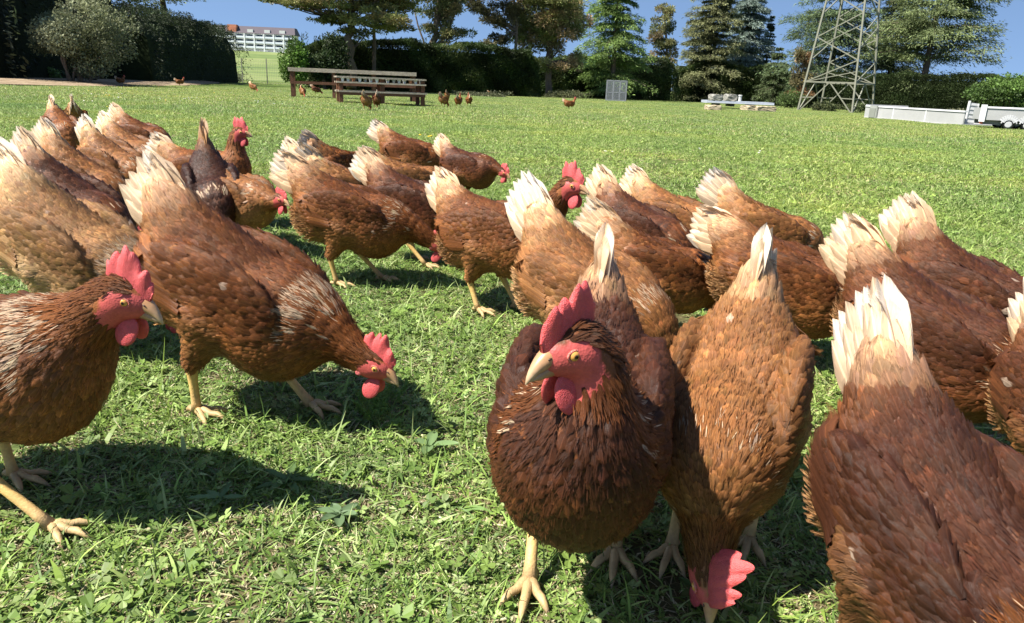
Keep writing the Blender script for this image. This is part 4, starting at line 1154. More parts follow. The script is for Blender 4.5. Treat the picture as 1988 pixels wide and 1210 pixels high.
    h0 = rng.uniform(-.001, .0012, n) + np.where(wing, .001, 0)
    nv, nu = {0: (6, 5), 1: (5, 3), 2: (4, 3)}[lod]
    rt = P - fl * (L * .4)[:, None]
    body = ~wing
    pb = FB()
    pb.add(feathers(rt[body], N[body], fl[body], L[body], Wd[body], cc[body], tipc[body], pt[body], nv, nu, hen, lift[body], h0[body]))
    if lod == 0:
        ns_ = len(sidx); sf = unit(sf + rng.normal(size=(ns_, 3)) * .16)
        sc = np.clip(sc * np.exp(rng.normal(size=(ns_, 1)) * .13), .003, .8)
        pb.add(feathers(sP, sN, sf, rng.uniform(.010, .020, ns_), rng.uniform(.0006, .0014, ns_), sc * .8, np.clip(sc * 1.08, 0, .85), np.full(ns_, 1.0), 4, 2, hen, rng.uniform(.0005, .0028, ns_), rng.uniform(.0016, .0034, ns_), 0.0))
    # ---------------- tail coverts and quills
    tb = FB(); td = hen.tdir; tu = hen.tup; base = hen.troot + td * .02
    side = np.array([0, 1.0, 0])
    R_, N_, D_, L_, W_, C_, T_ = [], [], [], [], [], [], []
    def quill(ang, sd, Lq, Wq, c, out, start):
        a = RAD(ang)
        dd = unit(td * cos(a) + tu * sin(a) + side * sd * out)
        nn = unit(side * sd * (1.0) + tu * .35 * (1 if ang > 0 else .6))
        nn = unit(nn - (nn @ dd) * dd)
        R_.append(start); nn = nn * np.sign(nn[1] * sd + 1e-9); D_.append(dd); N_.append(nn); L_.append(Lq); W_.append(Wq)
        T_.append(np.clip(c * rng.uniform(.92, 1.12), 0, .92)); C_.append(c * .8 * np.array([1, .93, .84]))
    tailn = 7; tlen = rng.uniform(.84, 1.04); tailc = tailc * np.array([[1, 1, 1], [1.0, .97, .92], [.98, .90, .80]][rng.integers(0, 3)])
    for sd in (-1, 1):
        for i in range(tailn):
            fr = i / max(1, tailn - 1)
            ang = 7 - fr * 20 * tailspread
            c = tailc * rng.uniform(.86, 1.08)
            if rng.random() < .3: c = c * np.array([.86, .74, .60])
            quill(ang, sd, (.134 - .026 * fr - .012 * (fr == 0)) * rng.uniform(.96, 1.04) * tlen, .042, c, .03 + .05 * fr * tailspread, base + side * sd * (.0035 + .010 * fr) + tu * (.016 - .044 * fr))
        for ring, (n_, Lq, wq, off, mixk) in enumerate(((6, .100, .038, -.004, .90), (6, .080, .036, -.008, .78), (7, .062, .032, -.014, .50), (9, .046, .025, -.030, .15))):
            for i in range(n_):
                fr = (i + .5 * rng.random()) / n_
                ang = 9 - fr * 30
                c = tailc * mixk * np.array([.97, .84, .68]) + saddle * (1 - mixk)
                c = c * rng.uniform(.85, 1.15)
                quill(ang, sd, Lq * tlen * rng.uniform(.9, 1.1), wq, c, .02 + .05 * fr - .04 * ring, base + td * off + side * sd * (.009 + .014 * fr + .0035 * ring) + tu * (.026 - .058 * fr))
    A = [np.array(x) for x in (R_, N_, D_, L_, W_, C_, T_)]
    tb.add(feathers(A[0], A[1], A[2], A[3], A[4], np.clip(A[5], 0, .9), A[6], np.full(len(A[0]), .12), 8 if lod == 0 else 6, 5 if lod < 2 else 3, None, .002 * rng.normal(size=len(A[0])), 0.0, .30, droop=.010, stiff=0))
    pb.build('plumage', root)
    tb.build('tail', root, M_QUILL)
    # ---------------- wings
    for k, sd in enumerate((-1, 1)):
        wb = FB(); m = wing & (np.sign(P[:, 1]) == sd)
        if m.any():
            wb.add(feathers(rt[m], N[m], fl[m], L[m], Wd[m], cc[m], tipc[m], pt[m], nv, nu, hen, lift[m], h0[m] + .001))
        c0, r0, Rw = hen.wing[k]
        nq = 9
        rr = []; dd = []; nn = []; LL = []; WW = []; c1 = []; c2 = []
        for i in range(nq):
            fr = i / (nq - 1)
            lx, lz = -.020 - .035 * fr, -.040 + .058 * fr
            p = c0 + Rw @ np.array([lx, sd * (.016 + .006 * (1 - fr)), lz])
            rr.append(p); dd.append(Rw @ unit([-1, -sd * .10, -.02 + .16 * fr]))
            nn.append(Rw @ unit([-.05, sd, .15])); LL.append(.100 * rng.uniform(.95, 1.05) - .02 * (1 - fr)); WW.append(.022)
            c = back * rng.uniform(.75, 1.15); 
            if rng.random() < .3: c = c * .6 + breast * .6
            c1.append(c * .9); c2.append(c * 1.2)
        rr, dd, nn, LL, WW, c1, c2 = map(np.array, (rr, dd, nn, LL, WW, c1, c2))
        wb.add(feathers(rr, nn, dd, LL, WW, c1, c2, np.full(nq, .1), 9, 5, hen, .003, .003 + (nq - 1 - np.arange(nq)) * .0004, .16))
        wb.build('wing', root)
    if not show_face: return root
    # ---------------- comb, wattles, beak, eyes
    Rh, hd = hen.Rh, hen.hd
    hs = hen.hs
    def HL(p): return np.asarray(p) @ Rh.T * hs + hd
    nt_ = 44 if lod == 0 else 26; rows = 6 if lod < 2 else 4
    t = np.linspace(0, 1, nt_)
    npk = 5
    env = np.interp(t, [0, .12, .5, .8, 1], [.010, .023, .036, .032, .012]) * comb
    pkph = t * npk - .15 + .12 * np.sin(7 * t + seed)
    saw = np.abs(np.cos(pi * pkph)) ** .62
    hgt = env * (1 - (.30 + .14 * np.sin(9 * t + 1.7 * seed)) * (1 - saw)) * (1 + .13 * np.sin(13 * t + seed * 1.3))
    bx = .024 - .052 * t; bz = .0145 + .0055 * np.sin(pi * np.clip(t * .9, 0, 1)) - .004 * (1 - t)
    Vc, Cc = [], []
    lean = .30
    wob = .0016 * np.sin(t * 19 + seed)
    for sgn in (1, -1):
        for r_ in range(rows):
            g = r_ / (rows - 1)
            th_ = (.0046 * (1 - g) ** .6 + .0016) * (1 if g < 1 else 0.15) * np.sin(pi * np.clip(t * .98 + .01, 0, 1)) ** .35
            yy = sgn * th_ + wob * g + flop * (g ** 1.5) * hgt
            zz = bz + hgt * g * math.sqrt(max(.15, 1 - min(abs(flop), .95) ** 2 * .75)) - .003 * (g == 0)
            xx = bx - lean * hgt * g * (t - .15) * 1.3
            Vc.append(np.stack([xx, yy, zz], 1)); Cc.append(np.tile(np.array([.55, .088, .085]) * (.85 + .3 * g), (nt_, 1)))
    Vc = HL(np.concatenate(Vc)); b = MB(); Fc = []
    j = np.arange(nt_ - 1)
    for r_ in range(rows - 1):
        a = r_ * nt_; Fc.append(np.stack([a + j, a + j + 1, a + nt_ + j + 1, a + nt_ + j], 1)[:, ::-1])
        a = (rows + r_) * nt_; Fc.append(np.stack([a + j, a + j + 1, a + nt_ + j + 1, a + nt_ + j], 1))
    a = (rows - 1) * nt_; c_ = (2 * rows - 1) * nt_
    Fc.append(np.stack([a + j, c_ + j, c_ + j + 1, a + j + 1], 1))
    for e in (0, nt_ - 1):
        r2 = np.arange(rows - 1)
        Fc.append(np.stack([r2 * nt_ + e, (r2 + 1) * nt_ + e, (rows + r2 + 1) * nt_ + e, (rows + r2) * nt_ + e], 1))
    b.add(Vc, np.concatenate(Fc), np.concatenate(Cc)); b.build('comb', M_COMB, root, smooth=True)
    nu_, nv_ = (18, 12) if lod == 0 else (10, 7)
    for sd in (-1, 1):
        b = MB()
        ang = RAD(12) * sd
        Mx = Rh @ np.array([[1, 0, 0], [0, cos(ang), -sin(ang)], [0, sin(ang), cos(ang)]])
        b.sphere(HL([.013, sd * .0085, -.0245 - .004 * wattle]), (.0120 * wattle * hs, .0034 * hs, .0160 * wattle * hs), nu_, nv_, (.54, .085, .085), Mx)
        b.build('wattle', M_COMB, root, smooth=True)
        b = MB()
        b.sphere(HL([-.011, sd * .0150, -.0095]), (.0060 * hs, .0024 * hs, .0100 * hs), nu_, nv_, (.58, .14, .14), Mx)
        b.build('earlobe', M_COMB, root, smooth=True)
        # eye with amber iris and black pupil, pole outwards
        b = MB()
        ec = np.array([.0065, sd * .0138, .0035]); er = .0046
        th_ = np.linspace(0, pi, 13)[1:-1]; na = 16
        ax = np.array([.22, sd, .05]); ax /= np.linalg.norm(ax); u1 = unit(np.cross(ax, [0, 0, 1])); u2 = np.cross(ax, u1)
        Ve = [ec + ax * er]; Ce = [(.004, .003, .003)]
        for tt_ in th_:
            for k in range(na):
                p = 2 * pi * k / na
                Ve.append(ec + er * (cos(tt_) * ax + sin(tt_) * (cos(p) * u1 + sin(p) * u2)))
                Ce.append((.004, .003, .003) if tt_ < .45 else ((.60, .30, .07) if tt_ < 1.12 else (.16, .05, .03)))
        Ve.append(ec - ax * er); Ce.append((.1, .02, .02))
        j = np.arange(na); k = (j + 1) % na; F4 = [np.stack([1 + i * na + j, 1 + (i + 1) * na + j, 1 + (i + 1) * na + k, 1 + i * na + k], 1) for i in range(10)]
        l = len(Ve) - 1
        b.add(HL(np.array(Ve)), [np.concatenate(F4), np.stack([np.zeros(na, int), 1 + j, 1 + k], 1), np.stack([np.full(na, l), 1 + 10 * na + k, 1 + 10 * na + j], 1)], np.array(Ce))
        eye = b.build('eye', M_EYE, root, smooth=True)
        b = MB()
        p = np.linspace(0, 2 * pi, 17)
        ring = np.array([ec + ax * .0016 + (er * 1.02) * (np.cos(a_) * u1 * 1.15 + np.sin(a_) * u2 * .92) for a_ in p])
        b.tube(HL(ring), .0010 * hs, 6, (.56, .17, .13), cap=False)
        b.build('eyelid', M_COMB, eye, smooth=True)
    b = MB()
    s_ = np.linspace(0, 1, 8)
    horn = np.array([.40, .20, .085]); tipc_ = np.array([.50, .36, .22])
    cs = horn + (tipc_ - horn) * s_[:, None] ** 1.5
    up = np.stack([.016 + .027 * s_, 0 * s_, .0035 - .001 * s_ - .0100 * s_ ** 2.2], 1)
    b.tube(HL(up), np.array([.0082, .0080, .0071, .0061, .0049, .0037, .0024, .0005]) * hs, 12, cs)
    lo_ = np.stack([.017 + .022 * s_, 0 * s_, -.0055 - .0015 * s_ + .0005 * s_ ** 2], 1)
    b.tube(HL(lo_), np.array([.0070, .0066, .0058, .0050, .0041, .0031, .0020, .0006]) * hs, 10, cs * .85)
    for sd in (-1, 1):
        b.sphere(HL([.0225, sd * .0068, .0058]), (.0022, .0009, .0010), 8, 6, (.06, .03, .02), Rh)
    b.build('beak', M_BEAK, root, smooth=True)
    return root
import time as _time
_t0 = _time.time()
HENS = [
 # label, x, y, heading, size, pal, lod, kwargs
 ('standing hen cut off by the left edge with its red face turned right', -.685, .88, -12, 1.0, 'brown', 0, dict(th=-4, ph=45, hr=.165, hel=33, nod=-22, neckr=1.15, hs=1.2, feet=(.10, -.05), neckpale=.8, wattle=1.0, comb=.9)),
 ('big walking brown hen reaching its head down toward the grass left of centre', -.46, 1.19, -18, 1.10, 'brown', 0, dict(th=26, ph=28, hr=.15, hel=-22, nod=-28, feet=(-.08, .07), neckpale=.65)),
 ('cream coloured hen at the left edge partly behind the standing hen', -.90, 1.46, -20, 1.06, 'pale', 0, dict(th=26, ph=22, hr=.15, hel=-40, haz=65)),
 ('dark backed hen between the cream hen and the grass at the left edge', -1.23, 2.02, -15, 1.0, 'dark', 1, dict(th=27, ph=28)),
 ('tan backed hen right behind the dark backed one on the left', -1.48, 2.51, -12, .97, 'tan', 1, dict(th=28, ph=34)),
 ('pale hen with a broad white tail in the left group', -1.64, 3.0, -25, .98, 'tan', 1, dict(th=22, ph=34)),
 ('golden hen with a cream tail just right of the broad white tail', -1.84, 3.53, -27, 1.0, 'tan', 1, dict(th=18, ph=24)),
 ('brown hen at the back right of the left group with its back sloping down', -2.17, 4.31, -16, 1.0, 'brown', 1, dict(th=16, ph=28)),
 ('hen with its head down at the top left of the flock', -2.78, 4.54, -47, 1.05, 'rust', 1, dict(th=18, ph=35)),
 ('farthest hen of the left group showing a fanned white tail', -3.2, 5.4, 120, 1.0, 'tan', 1, dict(th=14, ph=36)),
 ('very dark brown hen facing down the slope behind the big walking hen', -1.02, 2.45, -62, 1.0, 'black', 1, dict(th=24, ph=42, neckpale=.5)),
 ('hen with lowered neck and red face left of the dark tailed hen', -.93, 2.45, -34, .92, 'tan', 1, dict(th=8, ph=38, hr=.14, hel=6, feet=(.03, -.03))),
 ('upright hen with a bright red comb looking right over the left flock', -1.20, 2.85, -10, 1.02, 'rust', 1, dict(th=0, ph=40, hr=.15, hel=68, comb=.95)),
 ('long brown hen walking right with its neck stretched in the centre', -.47, 2.08, -6, 1.0, 'brown', 0, dict(th=17, ph=22, hr=.17, hel=-20, feet=(-.05, .06))),
 ('hen with a split white tail behind the long brown hen', -.74, 2.80, -30, .95, 'brown', 1, dict(th=14, ph=26)),
 ('hen seen from behind with a narrow upright tail', -.77, 3.25, 45, .97, 'rust', 1, dict(th=12, ph=34)),
 ('buff tailed hen hidden behind the fan tailed hen', -.60, 2.70, 20, .92, 'tan', 1, dict(th=12, ph=36)),
 ('hen with a spread white fan tail behind the long brown hen', -.33, 2.36, -18, .95, 'dark', 1, dict(th=15, ph=28, feet=(.05, -.03), tailspread=1.2)),
 ('brown hen bending down at the back of the centre group', -.57, 3.95, -8, 1.0, 'brown', 1, dict(th=14, ph=26)),
 ('hen with a short buff tail behind the fan tailed hen', -.43, 2.95, 10, .92, 'tan', 1, dict(th=10, ph=26)),
 ('dark hen with a lowered red face at the back of the centre group', -.24, 3.6, -35, .92, 'dark', 1, dict(th=6, ph=38, hr=.14, hel=-5, feet=(.03, -.03))),
 ('standing brown hen with both yellow legs showing and its head up', -.05, 1.86, -35, 1.02, 'brown', 0, dict(th=4, ph=42, hr=.18, hel=48, comb=.95, feet=(-.03, .03))),
 ('buff hen with a large white tail right behind the front hen', .15, 1.34, -42, 1.0, 'tan', 0, dict(th=22, ph=28, hr=.17, hel=-45)),
 ('dark brown hen with a pale tail at the left of the right hand group', .36, 2.06, -40, .92, 'dark', 1, dict(th=18, ph=34)),
 ('hen with a cream streaked nape in the middle of the right hand group', .34, 1.68, -8, .86, 'brown', 1, dict(th=15, ph=30, neckpale=.8)),
 ('golden brown hen with a pale tail at the back of the right hand group', .50, 2.26, -40, .92, 'tan', 1, dict(th=14, ph=28)),
 ('hen with a cream tail at the back right of the right hand group', .745, 2.15, -10, .92, 'tan', 1, dict(th=18, ph=28)),
 ('large red-brown hen plunging down behind the back-turned tan hen', .59, 1.54, -26, .95, 'brown', 0, dict(th=17, ph=10)),
 ('front hen staring at the viewer with its tall red comb', .09, .78, -100, 1.08, 'cocoa', 0, dict(fat=.95, th=5, ph=52, hr=.130, hel=62, haz=-8, look=-34, nod=-16, neckr=1.12, feet=(.03, -.05), comb=.88, wattle=1.05, neckpale=.10, hs=1.12, flop=.15)),
 ('tan hen pecking head down toward the viewer with its tail straight up', .285, .86, -114, .98, 'tan', 0, dict(th=24, ph=44, hr=.150, hel=-56, haz=14, look=4, nod=-52, flop=.75, comb=1.0, hs=1.2, feet=(.05, -.02), neckpale=.12)),
 ('brown hen with a white tail edge on the right behind the nearest one', .71, 1.17, -52, .96, 'dark', 0, dict(th=20, ph=24)),
 ('hen farthest right with a bulky cream tail', .94, 1.46, -50, .95, 'dark', 0, dict(th=20, ph=36)),
 ('nearest hen at the bottom right with a white and cream tail', .395, .56, -84, .98, 'cocoa', 0, dict(fat=.93, th=20, ph=30, hr=.17, hel=-60)),
 ('hen only just in view at the right edge of the photo', .765, .88, -95, .92, 'dark', 0, dict(th=12, ph=25)),
]
for i, (lab_, x, y, ps, sz, pal_, lod_, kw_) in enumerate(HENS):
    make_hen(lab_, (x, y, float(gz(x, y)) + .002), ps, sz, pal_, lod_, seed=i, **kw_)
print('hens', _time.time() - _t0)

def copy_tree(o, parent=None):
    c = o.copy(); col.objects.link(c); c.parent = parent
    for ch in list(o.children): copy_tree(ch, c)
    return c
FAR = [  # px, py feet, heading, pose, label
 (235, 166, 60, 0, 'distant hen on the bare soil by the twiggy shrub'),
 (350, 168, 30, 0, 'distant hen standing where the soil meets the grass'),
 (434, 160, 0, 1, 'distant pale hen bending down at the end of the tall dark hedge'),
 (492, 179, -30, 1, 'distant hen pecking in the grass left of the benches'),
 (588, 190, -60, 1, 'distant pale hen sheltering under the long bench'),
 (614, 184, 20, 2, 'distant dark hen under the long bench behind the pale one'),
 (712, 216, 80, 1, 'distant pale backed hen in front of the two-tier bench'),
 (732, 212, 100, 2, 'distant dark hen beside the pale one in front of the bench'),
 (868, 196, 80, 1, 'rearmost of the four hens right of the benches'),
 (861, 209, 60, 1, 'distant hen nearest the benches in the group of four'),
 (890, 210, 80, 0, 'distant hen second from right in the group of four'),
 (910, 208, 100, 0, 'distant hen at the right of the group of four'),
 (951, 187, 20, 1, 'distant hen close to the foot of the long dark hedge'),
 (1105, 214, 10, 0, 'distant hen standing alone out in the field'),
 (279, 160, 90, 3, 'distant black hen in the shade of the tall dark hedge'),
]
protos = {}
for i, (px, py, ps, pose, lab_) in enumerate(FAR):
    x, y, z, m = gp(px, py)
    if pose not in protos:
        protos[pose] = make_hen(lab_, (x, y, z), ps, 1.0, ('rust', 'tan', 'dark', 'black')[pose], 2, seed=60 + pose, **[dict(th=2, ph=40, hr=.15, hel=60), dict(th=20, ph=34), dict(th=18, ph=34), dict(th=2, ph=40, hr=.14, hel=50)][pose])
        o = protos[pose]
    else: o = copy_tree(protos[pose])
    o.location = (x, y, z); o.rotation_euler = (0, 0, RAD(ps)); tag(o, lab_, 'hen', 'distant hens across the field')


# ------------------------------------------------------------------ grass
def grass_mat():
    m, nt, b = new_mat('grass_blade', .5, .25)
    a = nd(nt, 'ShaderNodeAttribute', attribute_name='Col')
    g = nt.nodes.new('ShaderNodeNewGeometry').outputs['Position']
    n0 = noise(nt, .13, 3, g); n1 = noise(nt, .8, 4, g); n2 = noise(nt, 7, 3, g)
    c = mixc(nt, a.outputs['Color'], ramp(nt, n1, [(.3, (.78, .84, .85)), (.5, (1, 1, 1)), (.7, (1.22, 1.1, .95))]), 1.0, 'MULTIPLY')
    c = mixc(nt, c, ramp(nt, n0, [(.35, (.84, .9, .9)), (.65, (1.16, 1.08, 1.02))]), 1.0, 'MULTIPLY')
    c = mixc(nt, c, ramp(nt, n2, [(.3, (.82, .84, .85)), (.7, (1.16, 1.14, 1.1))]), 1.0, 'MULTIPLY')
    nt.links.new(c, b.inputs['Base Color'])
    t = nt.nodes.new('ShaderNodeBsdfTranslucent'); nt.links.new(c, t.inputs['Color'])
    mx = nt.nodes.new('ShaderNodeMixShader'); mx.inputs[0].default_value = .3
    nt.links.new(b.outputs[0], mx.inputs[1]); nt.links.new(t.outputs[0], mx.inputs[2]); nt.links.new(mx.outputs[0], nt.nodes['Material Output'].inputs[0])
    return m
M_GRASS = grass_mat()

def blades(rng, n, size, L, W, cols, lay, segs=3, z0=-.004, hs=1.0):
    """curved tapering blades rooted in a square of the given size"""
    x0 = rng.uniform(-size / 2, size / 2, (n, 2)); a = rng.uniform(0, 2 * pi, n)
    LL = L * rng.uniform(.45, 1.25, n); WW = W * rng.uniform(.6, 1.3, n)
    el0 = np.clip(rng.normal(1.15 - lay * .75, .3, n), .05, 1.5); bend = rng.uniform(.2, 1.3, n) * (1 + lay)
    t = np.linspace(0, 1, segs + 1); P = np.zeros((n, segs + 1, 3)); p = np.stack([x0[:, 0], x0[:, 1], np.full(n, z0)], 1); P[:, 0] = p
    for k in range(segs):
        e = el0 - bend * (k + .5) / segs; tw = a + .4 * (k / segs) * np.sin(a * 7)
        d = np.stack([np.cos(e) * np.cos(tw), np.cos(e) * np.sin(tw), np.sin(e) * hs], 1)
        p = p + d * (LL / segs)[:, None]; p[:, 2] = np.maximum(p[:, 2], .001 + rng.random(n) * .004); P[:, k + 1] = p
    s = np.stack([-np.sin(a), np.cos(a), rng.normal(size=n) * .5], 1); s = unit(s)
    w = np.array([.8, 1.0, .85, .5, .3][:segs + 1]) if segs > 1 else np.array([1, .3]); w = w.copy(); w[-1] = .08
    A = P - s[:, None] * (WW[:, None] * w)[..., None] * .5; B = P + s[:, None] * (WW[:, None] * w)[..., None] * .5
    V = np.stack([A, B], 2).reshape(-1, 3)
    i = np.arange(segs) * 2; q = np.stack([i, i + 1, i + 3, i + 2], 1)
    F = (q[None] + (np.arange(n) * (segs + 1) * 2)[:, None, None]).reshape(-1, 4)
    c = np.asarray(cols)[rng.integers(0, len(cols), n)] * np.exp(rng.normal(size=(n, 1)) * .22)
    C = np.repeat(c, (segs + 1) * 2, 0)
    return V, F, C

def clover(rng, n, size, r, h, cols):
    V, F, C = [], [], []; k = 0
    x0 = rng.uniform(-size / 2, size / 2, (n, 2))
    for i in range(n):
        hh = h * rng.uniform(.2, 1.2); rr = r * rng.uniform(.5, 1.3); tilt = rng.normal(size=2) * .35; c = np.asarray(cols[rng.integers(0, len(cols))]) * math.exp(rng.normal() * .2); a0 = rng.uniform(0, 6.28)
        nl = 3 if rng.random() < .6 else 1
        for l in range(nl):
            a = a0 + l * 2.09; u = np.array([cos(a), sin(a)]); v = np.array([-sin(a), cos(a)])
            pts = [(0, 0), (.55, .42), (1.0, .40), (1.08, 0), (1.0, -.40), (.55, -.42)]
            q = np.array([x0[i] + rr * (p[0] * u + p[1] * v * (1.15 if nl == 3 else .7)) for p in pts])
            z = hh + (q - x0[i]) @ tilt + np.array([0, .12, .18, .05, .18, .12]) * rr
            V.append(np.column_stack([q, np.maximum(z, .002)])); F.append(np.array([[0, 1, 2, 3], [0, 3, 4, 5]]) + k); k += 6; C.append(np.tile(c, (6, 1)))
    return np.concatenate(V), np.concatenate(F), np.concatenate(C)

def join(parts):
    V, F, C, k = [], [], [], 0
    for v, f, c in parts: V.append(v); F.append(f + k); C.append(c); k += len(v)
    return np.concatenate(V), np.concatenate(F), np.clip(np.concatenate(C), .005, .8)

GREEN = [(.215, .30, .060), (.25, .355, .082), (.15, .235, .050), (.32, .405, .125), (.11, .18, .045), (.38, .445, .18)]
DRY = [(.50, .42, .25), (.40, .32, .18), (.62, .54, .35), (.26, .19, .11)]
CLV = [(.17, .26, .055), (.22, .31, .07), (.28, .36, .12), (.13, .20, .045)]

def patches(kind, rng):
    out = []
    for v in range(4):
        if kind == 'near':
            s = .30
            p = [blades(rng, 760, s, .042, .0026, GREEN, .7, 4), blades(rng, 330, s, .024, .0034, GREEN, .3, 3), blades(rng, 40, s, .062, .0028, GREEN, .1, 4),
                 blades(rng, [1150, 600, 1500, 800][v], s, .032, .0019, DRY, 1.2, 3), clover(rng, [90, 50, 20, 110][v], s, .0078, .018, CLV), blades(rng, 22, s, .05, .007, GREEN, .6, 4), clover(rng, 10, s, .013, .012, CLV)]
        elif kind == 'mid':
            s = .8
            p = [blades(rng, 2800, s, .042, .0042, GREEN, .4, 3), blades(rng, 800, s, .045, .004, DRY, .9, 3), clover(rng, 260, s, .010, .022, CLV)]
        elif kind == 'far':
            s = 2.2
            p = [blades(rng, 9000, s, .06, .0075, GREEN, .3, 2), blades(rng, 1800, s, .065, .007, DRY, .5, 2)]
        V, F, C = join(p)
        me = mesh_np('turf_' + kind, V, F, cols=C, mats=(M_GRASS,), smooth=False)
        o = bpy.data.objects.new('turf_' + kind, me)
        out.append(o)
    return out

def scatter(name, kind, pts, scl, seed, tilt=True):
    rng = np.random.default_rng(seed)
    coll = bpy.data.collections.new('turf_' + kind)
    for o in patches(kind, rng): coll.objects.link(o)
    me = bpy.data.meshes.new(name); me.vertices.add(len(pts)); me.vertices.foreach_set('co', np.asarray(pts, np.float32).ravel())
    a = me.attributes.new('rot', 'FLOAT', 'POINT'); a.data.foreach_set('value', rng.uniform(0, 6.28, len(pts)).astype(np.float32))
    a = me.attributes.new('scl', 'FLOAT', 'POINT'); a.data.foreach_set('value', (scl * rng.uniform(.85, 1.15, len(pts))).astype(np.float32))
    o = link(name, me)
    ng = bpy.data.node_groups.new(name, 'GeometryNodeTree')
    ng.interface.new_socket('Geometry', in_out='INPUT', socket_type='NodeSocketGeometry'); ng.interface.new_socket('Geometry', in_out='OUTPUT', socket_type='NodeSocketGeometry')
    gi = ng.nodes.new('NodeGroupInput'); go = ng.nodes.new('NodeGroupOutput')
    ci = ng.nodes.new('GeometryNodeCollectionInfo'); ci.inputs['Collection'].default_value = coll; ci.inputs['Separate Children'].default_value = True; ci.inputs['Reset Children'].default_value = True
    ip = ng.nodes.new('GeometryNodeInstanceOnPoints'); ip.inputs['Pick Instance'].default_value = True
    ra = ng.nodes.new('GeometryNodeInputNamedAttribute'); ra.data_type = 'FLOAT'; ra.inputs['Name'].default_value = 'rot'
    sa = ng.nodes.new('GeometryNodeInputNamedAttribute'); sa.data_type = 'FLOAT'; sa.inputs['Name'].default_value = 'scl'
    cx = ng.nodes.new('ShaderNodeCombineXYZ')
    L = ng.links.new
    L(gi.outputs[0], ip.inputs['Points']); L(ci.outputs[0], ip.inputs['Instance']); L(ra.outputs['Attribute'], cx.inputs[2]); L(cx.outputs[0], ip.inputs['Rotation']); L(sa.outputs['Attribute'], ip.inputs['Scale']); L(ip.outputs[0], go.inputs[0])
    md = o.modifiers.new('scatter', 'NODES'); md.node_group = ng
    return tag(o, kind='stuff')

def field_points(y0, y1, step, seed, margin=.4):
    rng = np.random.default_rng(seed); out = []
    y = y0
    while y < y1:
        half = y * .80 + margin + .5; xs_ = np.arange(-half, half + step, step)
        for x in xs_:
            px_, py_2 = x + rng.uniform(-.5, .5) * step, y + rng.uniform(-.5, .5) * step
            out.append((px_, py_2, float(gz(px_, py_2))))
        y += step
    return out
def not_soil(p):
    # keep the turf off the bare strip on the left
    x, y, z = p
    for (a, c) in zip(pts_near[:-1], pts_near[1:]):
        if min(a[0], c[0]) <= x <= max(a[0], c[0]):
            t = (x - a[0]) / (c[0] - a[0]); return y < a[1] + (c[1] - a[1]) * t - 1.2
    return True
tag(scatter('short_grass', 'near', field_points(.28, 4.2, .17, 1), 1.0, 11), 'short trodden grass with clover and dry thatch between the hens', 'grass')
tag(scatter('lawn_grass', 'mid', field_points(3.9, 13, .55, 2), 1.0, 12), 'green lawn grass in the middle distance behind the hens', 'grass')
tag(scatter('meadow_grass', 'far', [p for p in field_points(12, 92, 1.7, 3, 2) if not_soil(p)], 1.0, 13), 'green meadow grass reaching back to the hedges', 'grass')

# small white and yellow flowers in the lawn
rng = np.random.default_rng(5); b = MB()
for k in range(62):
    px, py = (rng.uniform(100, 640), rng.uniform(172, 215)) if k < 55 else (rng.uniform(700, 1900), rng.uniform(200, 330))
    x, y, z, m = gp(px, py); s_ = rng.uniform(.008, .016)
    c_ = (.75, .75, .68) if rng.random() < .6 else (.75, .60, .06)
    for q in range(rng.integers(1, 4)):
        b.sphere((x + rng.normal() * .08, y + rng.normal() * .1, z + .055), (s_, s_, s_ * .5), 6, 4, c_)
tag(b.build('lawn_flowers', M_GRASS), 'tiny white and yellow flowers dotted through the lawn', 'flowers', kind='stuff')

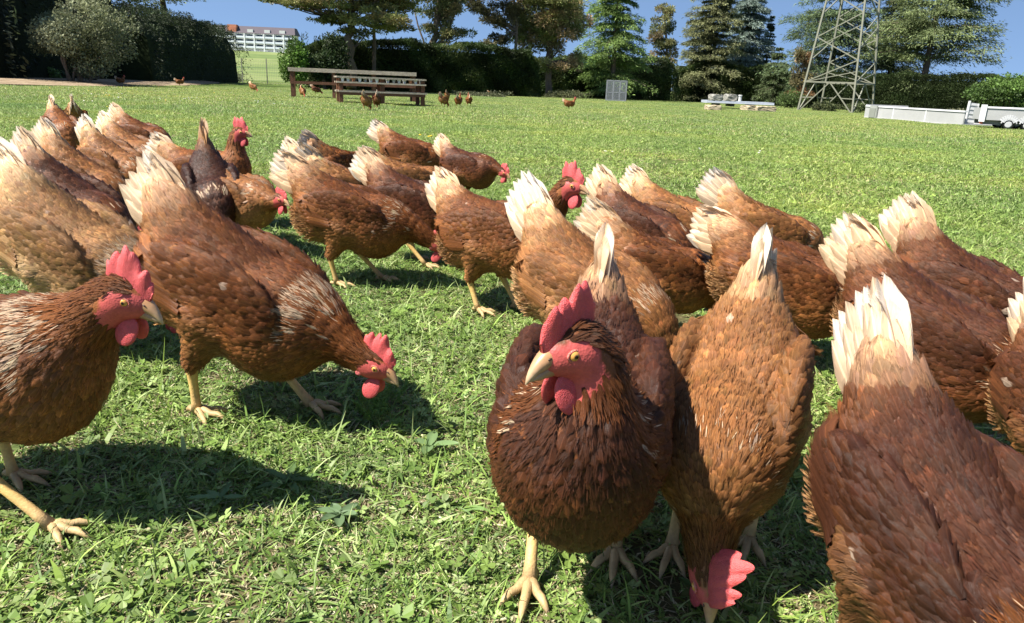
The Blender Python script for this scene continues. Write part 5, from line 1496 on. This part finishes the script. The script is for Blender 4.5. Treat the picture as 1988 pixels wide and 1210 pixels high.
# broad-leaved weeds
def weed(px, py, n, L, W, label, colr, seed, lobed=False, up=.25, name='broadleaf_weed'):
    rng = np.random.default_rng(seed); x, y, z, m = gp(px, py); b = MB()
    for k in range(n):
        a = 2 * pi * k / n + rng.uniform(-.3, .3); LL = L * rng.uniform(.7, 1.15); e = up * rng.uniform(.3, 1.4)
        s = lin(0, 1, 9); wv = np.sin(pi * np.clip(s * .93 + .07, 0, 1)) ** .8 * W / 2
        if lobed: wv = wv * (.55 + .45 * np.abs(np.sin(s * 13)))
        r = s * LL * cos(e); zz = .012 + s * LL * sin(e) - .5 * LL * s ** 2 * sin(e) * 1.2
        c = np.stack([r * cos(a), r * sin(a), np.maximum(zz, .008)], 1); sd = np.array([-sin(a), cos(a), 0])
        V = np.concatenate([c - sd * wv[:, None] + [0, 0, .004], c, c + sd * wv[:, None] + [0, 0, .004]])
        j = np.arange(8); F = np.concatenate([np.stack([j, j + 1, j + 10, j + 9], 1), np.stack([j + 9, j + 10, j + 19, j + 18], 1)])
        cc_ = np.asarray(colr) * rng.uniform(.8, 1.2); C = np.tile(cc_, (27, 1)); C[9:18] = cc_ * 1.25
        b.add(V, F, C)
    o = b.build(name, M_GRASS, smooth=True); o.location = (x, y, z); return tag(o, label, 'weed')
weed(835, 880, 4, .045, .018, 'broad pale green plantain leaves left of the front hen', (.17, .25, .10), 1, up=.5)
weed(560, 950, 7, .05, .015, 'flat dandelion-like rosette in the middle of the open grass', (.11, .17, .06), 2, True)
weed(660, 1015, 6, .035, .014, 'worn flat weed below the dandelion-like rosette', (.13, .19, .09), 3)
weed(985, 790, 5, .03, .018, 'dark leafy weed close to the left side of the front hen', (.09, .15, .05), 4, up=.6)
weed(1350, 1170, 5, .025, .013, 'small leafy weed by the beak of the tan pecking hen', (.12, .19, .06), 5)
weed(430, 985, 5, .04, .014, 'pale leafy weed at the edge of the big shadow on the left', (.15, .22, .09), 6, True)
def parsley(px, py, label, seed):
    rng = np.random.default_rng(seed); x, y, z, m = gp(px, py); b = MB()
    for k in range(7):
        a = rng.uniform(0, 6.28); L = rng.uniform(.05, .085); e = rng.uniform(.6, 1.2)
        d_ = np.array([cos(a) * cos(e), sin(a) * cos(e), sin(e)]); s = lin(0, 1, 8)
        c = d_ * (s * L)[:, None] + np.array([0, 0, -.015]) * (s ** 2)[:, None]
        b.tube(c, .0006, 4, (.15, .24, .06), cap=False)
        for t_ in lin(.35, 1, 9):
            p0 = d_ * L * t_ + np.array([0, 0, -.015]) * t_ ** 2
            for sg in (-1, 1):
                sv = np.array([-sin(a), cos(a), 0]) * sg; q = p0 + (sv * .8 + d_ * .5) * .013 * (1.3 - t_ * .7); n_ = 6
                V, F = cards(p0 + (q - p0) * rng.random((n_, 1)), .006, .7, (0, 0, 1), np.tile(sv + d_ * .6, (n_, 1)), rng)
                b.add(V, F, (.17, .28, .06))
    o = b.build('parsley_weed', M_GRASS); o.location = (x, y, z); tag(o, label, 'weed')
parsley(760, 800, 'feathery parsley-like weed below the beak of the big pecking hen', 1)
parsley(735, 830, 'smaller feathery weed in front of the parsley-like one', 2)
